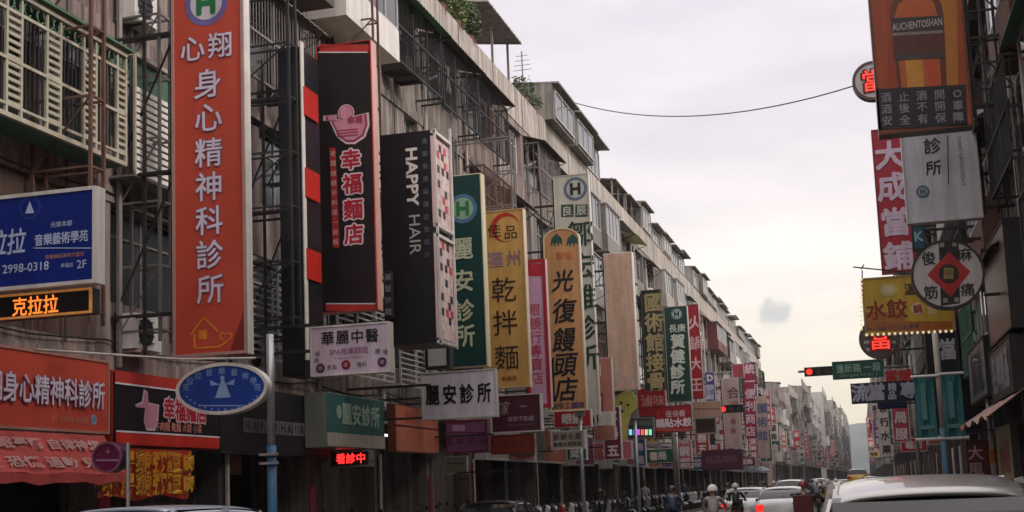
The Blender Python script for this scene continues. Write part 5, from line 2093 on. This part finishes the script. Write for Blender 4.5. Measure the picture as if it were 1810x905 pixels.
def van(label, p, H=2.2, name='van', L_=4.9, belt=1.8):
    st = [(-2.42, .94, belt, .4), (-2.3, 1, belt + .05, .3), (-1.0, 1, belt + .05, .3), (1.4, 1, belt, .3), (2.0, .97, 1.05, .32), (2.42, .85, .8, .4)]
    return make_car(label, 'van', p, L_, 1.85, H, belt, (-2.38, -2.2, 1.2, 2.0), st, name=name)


def place(o, px, Y, rz=0, py=880, X=None):
    x = X if X is not None else at(px, py, Y).x
    o.location = (x, Y, .02)
    o.rotation_euler = (0, 0, rz)
    return o


SILVER = paint('silver', (.42, .41, .40), .55)
WHITE = paint('white', (.66, .66, .66), 0)
DARK = paint('graphite', (.03, .03, .035), .4)
YEL = paint('yellow', (.62, .36, .03), 0)
place(suv('large silver car with roof rails close ahead at the lower right', SILVER, H=1.665, drop=.085, rails=False), 1640, 11.6, X=at(1646, 890, 9.9).x)
place(sedan('white saloon car in the middle lane ahead of the box carrying scooter', WHITE, tail=M_TAIL), 1386, 47)
place(sedan('pale saloon car with a lit red tail lamp, left of the white saloon', paint('pearl', (.5, .5, .5), .3), tail=M_TAIL), 1322, 52)
place(sedan('dark saloon car parked by the left kerb, bright sky in its windscreen', DARK), 872, 30, math.pi, X=-8.75).location.y = atX(872, 885, -8.75).y
place(suv('ice blue car parked by the left kerb at the lower left, roof just showing', paint('ice_blue', (.42, .48, .55), .1), H=1.66, rails=False), 240, 17, math.pi, X=-8.3).location.y = atX(250, 900, -8.3).y
mb_ = place(van('white and yellow minibus far ahead in the road', YEL, H=2.35), 1519, 122)
for ch in [o for o in COL.objects if o.parent == mb_ and o.name.startswith('roof')]:
    ch.data.materials[0] = WHITE
place(suv('white tall car in the left lane beyond the white saloon', WHITE, tail=M_TAIL), 1400, 78)
place(sedan('yellow taxi far ahead, left of the minibus', YEL), 1475, 96)
place(suv('dark tall car far ahead, right of the minibus', DARK, tail=M_TAIL), 1545, 105)
place(sedan('grey saloon car far ahead beyond the yellow taxi', SILVER, tail=M_TAIL), 1492, 140)
place(suv('white tall car farthest up the left lane', WHITE), 1450, 150)


# ---- scooters
def make_scooter(c, label, group=None, name='parked_scooter', box=None):
    root = thing(name, label, 'scooter', (0, 0, 0), group)
    for y in (-.62, .62):
        w = MB().tube([(-.05, y, .24), (.05, y, .24)], .24, 14).build('wheel', M_TYRE, root)
    pr = [(-.78, .55), (-.55, .42), (-.28, .30), (.22, .28), (.30, .40), (-.05, .42), (-.12, .68), (-.82, .72)]
    b = MB()
    for w0, w1, k in ((.16, .10, 1),):
        n = len(pr)
        for x, sc in ((-.15, .93), (-.11, 1), (.11, 1), (.15, .93)):
            cy = sum(p[0] for p in pr) / n
            cz = sum(p[1] for p in pr) / n
            b.v += [(x, cy + (a - cy) * sc, cz + (z - cz) * sc) for a, z in pr]
        for i in range(3):
            for j in range(n):
                b.f.append((i * n + j, i * n + (j + 1) % n, (i + 1) * n + (j + 1) % n, (i + 1) * n + j))
        b.f += [tuple(reversed(range(n))), tuple(range(3 * n, 4 * n))]
    b.build('body', c, root)
    b = MB()
    fp = [(.24, .30), (.34, .28), (.60, .62), (.56, .98), (.47, 1.02), (.40, .62)]
    b.prism(fp, lambda u, v, d: (d, u, v), -.17, .17)
    b.build('front_shield', c, root)
    MB().prism([(-.80, .72), (-.1, .69), (-.06, .75), (-.4, .81), (-.82, .80)], lambda u, v, d: (d, u, v), -.13, .13).build('seat', M_TYRE, root)
    MB().prism([(.42, .48), (.72, .50), (.86, .40), (.80, .36), (.45, .42)], lambda u, v, d: (d, u, v), -.06, .06).build('mudguard', c, root)
    MB().tube([(-.34, .36, 1.02), (-.1, .45, 1.04), (.1, .45, 1.04), (.34, .36, 1.02)], .022, 6).build('handlebar', M_BLACKM, root)
    MB().tube([(0, .52, .5), (0, .62, .24)], .03, 6).build('fork', M_ALUD, root)
    MB().prism(ell(0, .92, .08, .06, 10), lambda u, v, d: (u, .575 + d, v), 0, .03).build('headlight', M_HEAD, root)
    MB().box(-.09, .09, -.84, -.80, .6, .68).build('tail_light', M_TAILD, root)
    for sx in (-1, 1):
        b = MB().tube([(sx * .22, .40, 1.04), (sx * .3, .38, 1.22)], .009, 5)
        mr = b.build('mirror', M_BLACKM, root)
        MB().prism(ell(sx * .32, 1.25, .07, .045, 10), lambda u, v, d: (u, .37 + d, v), 0, .02).build('mirror_glass', M_CGLASS, mr)
    if box:
        MB().box(-.25, .25, -1.05, -.62, .82, 1.25).build('delivery_box', box, root)
    return root


sc_cols = [('white', paint('scooter_white', (.6, .6, .6), 0)), ('black', paint('scooter_black', (.02, .02, .022), 0)), ('red', paint('scooter_red', (.35, .02, .02), 0)), ('silver', SILVER)]
rr = random.Random(9)
protos = [make_scooter(c, '%s scooter parked in the row along the left kerb' % n, '%s scooters parked along the left kerb' % n) for n, c in sc_cols]
kids = {p: [x for x in COL.objects if x.parent == p] for p in protos}
kids2 = {k: [x for x in COL.objects if x.parent == k] for p in protos for k in kids[p]}
used = set()
cnt = {}
yy = 21.0
i = 0
while yy < 92 and i < 62:
    k = rr.choice([0, 1, 1, 1, 1, 2, 3, 1])
    p = protos[k]
    if abs(yy - atX(872, 885, -8.75).y) > -1:
        if k not in used:
            o = p
            used.add(k)
        else:
            o = p.copy()
            COL.objects.link(o)
            for ch in kids[p]:
                c = ch.copy()
                COL.objects.link(c)
                c.parent = o
                for g in kids2[ch]:
                    d = g.copy()
                    COL.objects.link(d)
                    d.parent = c
        cnt[k] = cnt.get(k, 0) + 1
        o['label'] = '%s scooter parked at the left kerb, %s %s one counted from the blue footed pole' % (sc_cols[k][0], ordn[cnt[k] - 1], sc_cols[k][0])
        o['group'] = 'scooters parked along the left kerb'
        o.location = (-10.6 + rr.uniform(-.1, .1), yy, .155)
        o.rotation_euler = (0, R(6), R(-90 + rr.uniform(-14, 14)))
    yy += rr.uniform(.75, 1.5)
    i += 1


# ================================================================== PEOPLE
SKIN = mat('skin', (.42, .26, .19), .6, .05)
HAIR = mat('black_hair', (.015, .012, .011), .6, .1)


def person(label, joints, top, legs, loc, rz=0, group=None, helmet=None, hair=True, cat='person'):
    """one continuous body grown over a jointed skeleton; joints: list of (name, parent, xyz, radius)"""
    root = thing('person', label, cat, loc, group)
    root.rotation_euler = (0, 0, rz)
    idx = {n: i for i, (n, p, c, r) in enumerate(joints)}
    me = bpy.data.meshes.new('body')
    me.from_pydata([c for n, p, c, r in joints], [(idx[p], i) for i, (n, p, c, r) in enumerate(joints) if p], [])
    o = bpy.data.objects.new('body', me)
    tmp = bpy.data.scenes.new('t')
    tmp.collection.objects.link(o)
    m = o.modifiers.new('s', 'SKIN')
    for i, (n, p, c, r) in enumerate(joints):
        if not me.skin_vertices:
            break
        sv = me.skin_vertices[0].data[i]
        sv.radius = (r, r) if isinstance(r, float) else r
        sv.use_root = (i == 0)
    if not me.skin_vertices:
        m2 = None
    sub = o.modifiers.new('u', 'SUBSURF')
    sub.levels = 1
    vl = tmp.view_layers[0]
    vl.update()
    dg = vl.depsgraph
    ev = bpy.data.meshes.new_from_object(o.evaluated_get(dg))
    bpy.data.objects.remove(o)
    bpy.data.scenes.remove(tmp)
    ev.name = 'body'
    ev.materials.clear()
    for mm in (SKIN, top, legs):
        ev.materials.append(mm)
    hipz = dict((n, c) for n, p, c, r in joints)['pelvis'][2]
    P = {n: Vector(c) for n, p, c, r in joints}
    for f in ev.polygons:
        c = f.center
        best = min(P, key=lambda n: (P[n] - c).length)
        if best in ('head', 'neck', 'crown', 'handL', 'handR', 'chin') or best.startswith('f_'):
            f.material_index = 0
        elif best in ('pelvis', 'kneeL', 'kneeR', 'ankL', 'ankR', 'toeL', 'toeR', 'thighL', 'thighR', 'shinL', 'shinR'):
            f.material_index = 2
        else:
            f.material_index = 1
        f.use_smooth = True
    body = bpy.data.objects.new('body', ev)
    COL.objects.link(body)
    body.parent = root
    h = P['head']
    def cap(k, mm, nm, zc):
        b = MB()
        for j in range(7):
            for i in range(14):
                a, e = 2 * math.pi * i / 14, math.pi / 2 * j / 6
                b.v.append((h.x + k * math.cos(a) * math.cos(e), h.y - .01 + k * 1.12 * math.sin(a) * math.cos(e), h.z + zc + k * 1.15 * math.sin(e)))
        for j in range(6):
            for i in range(14):
                b.f.append((j * 14 + i, j * 14 + (i + 1) % 14, (j + 1) * 14 + (i + 1) % 14, (j + 1) * 14 + i))
        me_ = b
        ob = me_.build(nm, mm)
        ob.parent = root
        ob.data.polygons.foreach_set('use_smooth', [True] * len(ob.data.polygons))
    if helmet:
        cap(.145, helmet, 'helmet', -.02)
    else:
        cap(.108, HAIR, 'hair', .005)
    return root


def standing(step=.16, arm=.1):
    j = [('pelvis', None, (0, 0, .92), .125), ('waist', 'pelvis', (0, 0, 1.08), .12), ('chest', 'waist', (0, 0, 1.28), (.15, .11)), ('neck', 'chest', (0, .01, 1.46), .052),
         ('chin', 'neck', (0, .03, 1.52), .06), ('head', 'chin', (0, .02, 1.60), .088), ('crown', 'head', (0, .015, 1.66), .075)]
    for s_, n in ((-1, 'L'), (1, 'R')):
        st = step * s_
        j += [('thigh' + n, 'pelvis', (s_ * .09, st * .4, .72), .082), ('knee' + n, 'thigh' + n, (s_ * .095, st, .49), .06), ('shin' + n, 'knee' + n, (s_ * .095, st * 1.2, .3), .052), ('ank' + n, 'shin' + n, (s_ * .095, st * 1.3 - .02, .09), .04),
              ('toe' + n, 'ank' + n, (s_ * .1, st * 1.3 + .13, .04), .035),
              ('sho' + n, 'chest', (s_ * .17, 0, 1.39), .058), ('elb' + n, 'sho' + n, (s_ * .23, -st * .4, 1.12), .043), ('wri' + n, 'elb' + n, (s_ * .24, arm - st * .6, .90), .03),
              ('hand' + n, 'wri' + n, (s_ * .235, arm + .03 - st * .7, .82), .032)]
        for f, (dx, ln) in enumerate(((-.025, .075), (-.008, .085), (.01, .08), (.026, .062))):
            j.append(('f_%d%s' % (f, n), 'hand' + n, (s_ * .235 + .1 * 0, arm + .05 + dx - st * .7, .80 - ln), .009))
        j.append(('f_t' + n, 'hand' + n, (s_ * .2, arm + .08 - st * .7, .80), .011))
    return j


def riding():
    j = [('pelvis', None, (0, -.35, .86), .13), ('waist', 'pelvis', (0, -.33, 1.02), .12), ('chest', 'waist', (0, -.27, 1.24), (.155, .11)), ('neck', 'chest', (0, -.24, 1.40), .052),
         ('chin', 'neck', (0, -.21, 1.46), .06), ('head', 'chin', (0, -.22, 1.54), .088), ('crown', 'head', (0, -.22, 1.6), .075)]
    for s_, n in ((-1, 'L'), (1, 'R')):
        j += [('thigh' + n, 'pelvis', (s_ * .13, -.12, .84), .085), ('knee' + n, 'thigh' + n, (s_ * .19, .12, .80), .062), ('shin' + n, 'knee' + n, (s_ * .17, .14, .56), .052), ('ank' + n, 'shin' + n, (s_ * .14, .12, .38), .04),
              ('toe' + n, 'ank' + n, (s_ * .14, .26, .34), .035),
              ('sho' + n, 'chest', (s_ * .175, -.25, 1.34), .06), ('elb' + n, 'sho' + n, (s_ * .29, -.05, 1.14), .043), ('wri' + n, 'elb' + n, (s_ * .30, .24, 1.07), .03),
              ('hand' + n, 'wri' + n, (s_ * .30, .33, 1.05), .032)]
        for f in range(4):
            j.append(('f_%d%s' % (f, n), 'hand' + n, (s_ * (.27 + .02 * f), .40, 1.015), .009))
        j.append(('f_t' + n, 'hand' + n, (s_ * .25, .37, 1.0), .011))
    return j


riders = [(1262, 33, 'white', 'a8a4a2', '2a2a34', 'white helmeted scooter rider in a pale jacket nearest in the left lane', 'e8e4e0', None),
          (1190, 41, 'black', '3a4a6a', '24242c', 'scooter rider in a blue jacket and dark helmet by the left kerb', '22242c', None),
          (1302, 47, 'black', '2a2a2e', '2c2c34', 'scooter rider in black behind the pale saloon car', 'c8c4c0', None),
          (1422, 36, 'red', '4a4040', '24242c', 'scooter rider in a dark jacket carrying a maroon box beside the white saloon', '7c2430', '5a1420'),
          (1446, 64, 'silver', '7a8090', '2c2c34', 'scooter rider in a grey jacket, right of the white tall car', 'd8d4d0', None),
          (1352, 70, 'black', '8a3a3a', '2c2c34', 'scooter rider in a red jacket beyond the white saloon', '2a2a30', None),
          (1466, 58, 'black', '4a5a4a', '2c2c34', 'scooter rider in a green jacket left of the silver car', 'b8b4b0', None)]
for q_, (px, Y, cn, c1, c2_, hc) in enumerate(((1370, 88, 'black', '2c2c34', 'first', 'c8c4c0'), (1436, 84, 'white', '5a5050', 'second', '2a2a30'), (1480, 74, 'black', '3a4050', 'third', 'd8d4d0'),
                                 (1330, 92, 'red', '6a5a50', 'fourth', '2a2a30'), (1410, 104, 'black', '2c3438', 'fifth', 'a03030'), (1288, 62, 'black', '403038', 'sixth', '2a2a30'), (1460, 112, 'silver', '4a4a50', 'seventh', 'd8d4d0'))):
    riders.append((px, Y, cn, c1, '24242c', 'distant scooter rider on a %s scooter, %s of the riders bunched before the crossing' % (cn, c2_), hc, None))
scd = dict(sc_cols)
for (px, Y, cn, tc_, lc_, lab, hc, bx2) in riders:
    x = at(px, 885, Y).x
    sco = make_scooter(scd[cn], '%s scooter under the %s' % (cn, lab.replace('scooter rider', 'person').replace(' of the riders bunched', '')), name='scooter', box=smat(bx2) if bx2 else None)
    if len(sco['label'].split()) > 16:
        sco['label'] = ' '.join(lab.replace('scooter rider', cn + ' scooter under the rider').split()[:16])
    sco.location = (x, Y, .02)
    person(lab, riding(), smat(tc_), smat(lc_), (x, Y, .02), helmet=smat(hc)).scale = (.94, .94, .97)
walkers = [(1346, 76, '8a7c78', '3a3a44', 'person in a grey brown shirt standing under the blue grey parasol', -9.6), (1140, 42, 'a0a0a4', '24242c', 'person in a pale shirt walking the left pavement under the red dumpling sign', -10.4),
           (1060, 38, '4a2c30', '2a2a30', 'person in a dark red shirt walking the left pavement under the salmon blade', -11.2), (1210, 54, '30405c', '24242c', 'person in a blue shirt walking the left pavement under the bottle green blade', -10.8)]
for n_, (px, Y, tc_, lc_, lab, X) in enumerate(walkers):
    person(lab, standing(.14 + .03 * n_), smat(tc_), smat(lc_), (X, atX(px, 870, X).y, .15), rz=rr.choice([0, math.pi]))

# parasol on the left pavement
yq = atX(1343, 840, -9.9).y
r_ = thing('parasol', 'blue grey round parasol standing on the left pavement near the far corner', 'parasol', (-9.9, yq, .15))
b = MB()
for j in range(5):
    for i in range(16):
        a = 2 * math.pi * i / 16
        rad = 1.15 * j / 4
        b.v.append((-9.9 + rad * math.cos(a), yq + rad * math.sin(a), 3.15 - .5 * (j / 4) ** 1.6 - (.05 if i % 2 and j == 4 else 0)))
for j in range(4):
    for i in range(16):
        b.f.append((j * 16 + i, (j + 1) * 16 + i, (j + 1) * 16 + (i + 1) % 16, j * 16 + (i + 1) % 16))
b.build('canopy', smat('5a6470'), r_)
MB().tube([(-9.9, yq, .15), (-9.9, yq, 3.2)], .03, 8).build('pole', M_ALU, r_)


# ---- street lamp posts and slim poles on the left
for n_, (px, X, zt, lab) in enumerate(((1128, -9.4, 4.6, 'slim pale pole on the left pavement under the small LED board'), (1200, -9.4, 5.0, 'grey pole with a cowl lamp on the left pavement under the red dumpling sign'),
                                       (1030, -9.5, 4.2, 'thin pole on the left pavement below the tan bun blade'))):
    y = atX(px, 850, X).y
    r_ = thing('street_pole', lab, 'pole', (X, y, .15))
    MB().tube([(X, y, .15), (X, y, zt)], .07, 10).build('tube', M_STEEL, r_, smooth=True)
    MB().box(X - .16, X + .16, y - .16, y + .16, zt, zt + .3).build('cap_box', M_ALUD, r_)


# ---- plants on the roofs
def shrub(label, c, rx, ry, rz_, n, leafm, name='rooftop_shrub'):
    root = thing(name, label, 'plant', c)
    c = Vector(c)
    b = MB()
    rq = random.Random(int(c.y * 10))
    for _ in range(n):
        d = Vector((rq.gauss(0, 1), rq.gauss(0, 1), rq.gauss(0, 1))).normalized() * rq.uniform(.3, 1) ** .6
        p = c + Vector((d.x * rx, d.y * ry, rz_ * .8 + d.z * rz_ * (1 + .3 * math.sin(d.y * 5))))
        u = Vector((rq.gauss(0, 1), rq.gauss(0, 1), rq.gauss(0, .6))).normalized() * rq.uniform(.05, .11)
        v = u.cross(Vector((rq.gauss(0, 1), rq.gauss(0, 1), rq.gauss(0, 1)))).normalized() * .035
        k = len(b.v)
        b.v += [tuple(p - u), tuple(p + v), tuple(p + u), tuple(p - v)]
        b.f.append((k, k + 1, k + 2, k + 3))
    b.build('foliage', leafm, root, kind='stuff')
    b = MB()
    for i in range(5):
        b.tube([c, c + Vector((rq.uniform(-.5, .5) * rx, rq.uniform(-.8, .8) * ry, rz_ * 1.2))], .02, 5, .008)
    b.build('stem', M_RUST, root, kind='stuff')
    MB().tube([c + Vector((0, 0, -.45)), c + Vector((0, 0, .05))], .2, 10, .26).build('pot', smat('6a4030'), root)
    return root


LEAF = [mat('leaf_fresh', (.13, .17, .05), .6, .45, scale=2.5), mat('leaf_dark', (.055, .085, .035), .6, .45, scale=2.5)]
for n_, (y, rz_, lab, lm) in enumerate(((36.9, .6, 'low leafy shrub on the left roof edge, first of the row beside the canopy', 0), (38.6, .8, 'bushy yellow green shrub on the left roof edge at the top of the picture', 0),
                                        (40.2, .95, 'tallest yellow green shrub on the left roof edge beside the canopy post', 0), (41.8, .75, 'dark shrub on the left roof edge just under the canopy', 1),
                                        (49.4, .55, 'small dark potted plant on the parapet before the glazed roof shed', 1), (50.9, .35, 'tiny potted plant nearest the glazed roof shed', 1))):
    shrub(lab, (-12.15, y, 17.0 + .3), .5, .8, rz_, 1500 if n_ < 4 else 350, LEAF[lm])
r_ = thing('roof_antenna', 'thin television antenna standing on the left roof before the glazed roof shed', 'antenna', (-12.3, 50.2, 17.2))
MB().tube([(-12.3, 50.2, 17.2), (-12.3, 50.2, 19.6)], .03, 6).build('mast', M_ALUD, r_)
b = MB()
for k in range(4):
    b.bar((-12.7 + .05 * k, 50.2, 18.8 + .2 * k), (-11.9 - .05 * k, 50.2, 18.8 + .2 * k), .02)
b.build('antenna_rods', M_ALUD, r_)

# ================================================================== THE AIR
hm = bpy.data.materials.new('street_haze')
hm.use_nodes = True
t = hm.node_tree
for n in list(t.nodes):
    t.nodes.remove(n)
ho = N(t, 'ShaderNodeOutputMaterial')
pv = N(t, 'ShaderNodeVolumePrincipled')
pv.inputs['Color'].default_value = (.93, .95, 1.0, 1)
pv.inputs['Density'].default_value = .00028
pv.inputs['Anisotropy'].default_value = .2
t.links.new(pv.outputs[0], ho.inputs['Volume'])
hz = MB().box(-2700, 2700, -60, 2500, -9, 106).build('haze', hm)
hz['kind'] = 'stuff'
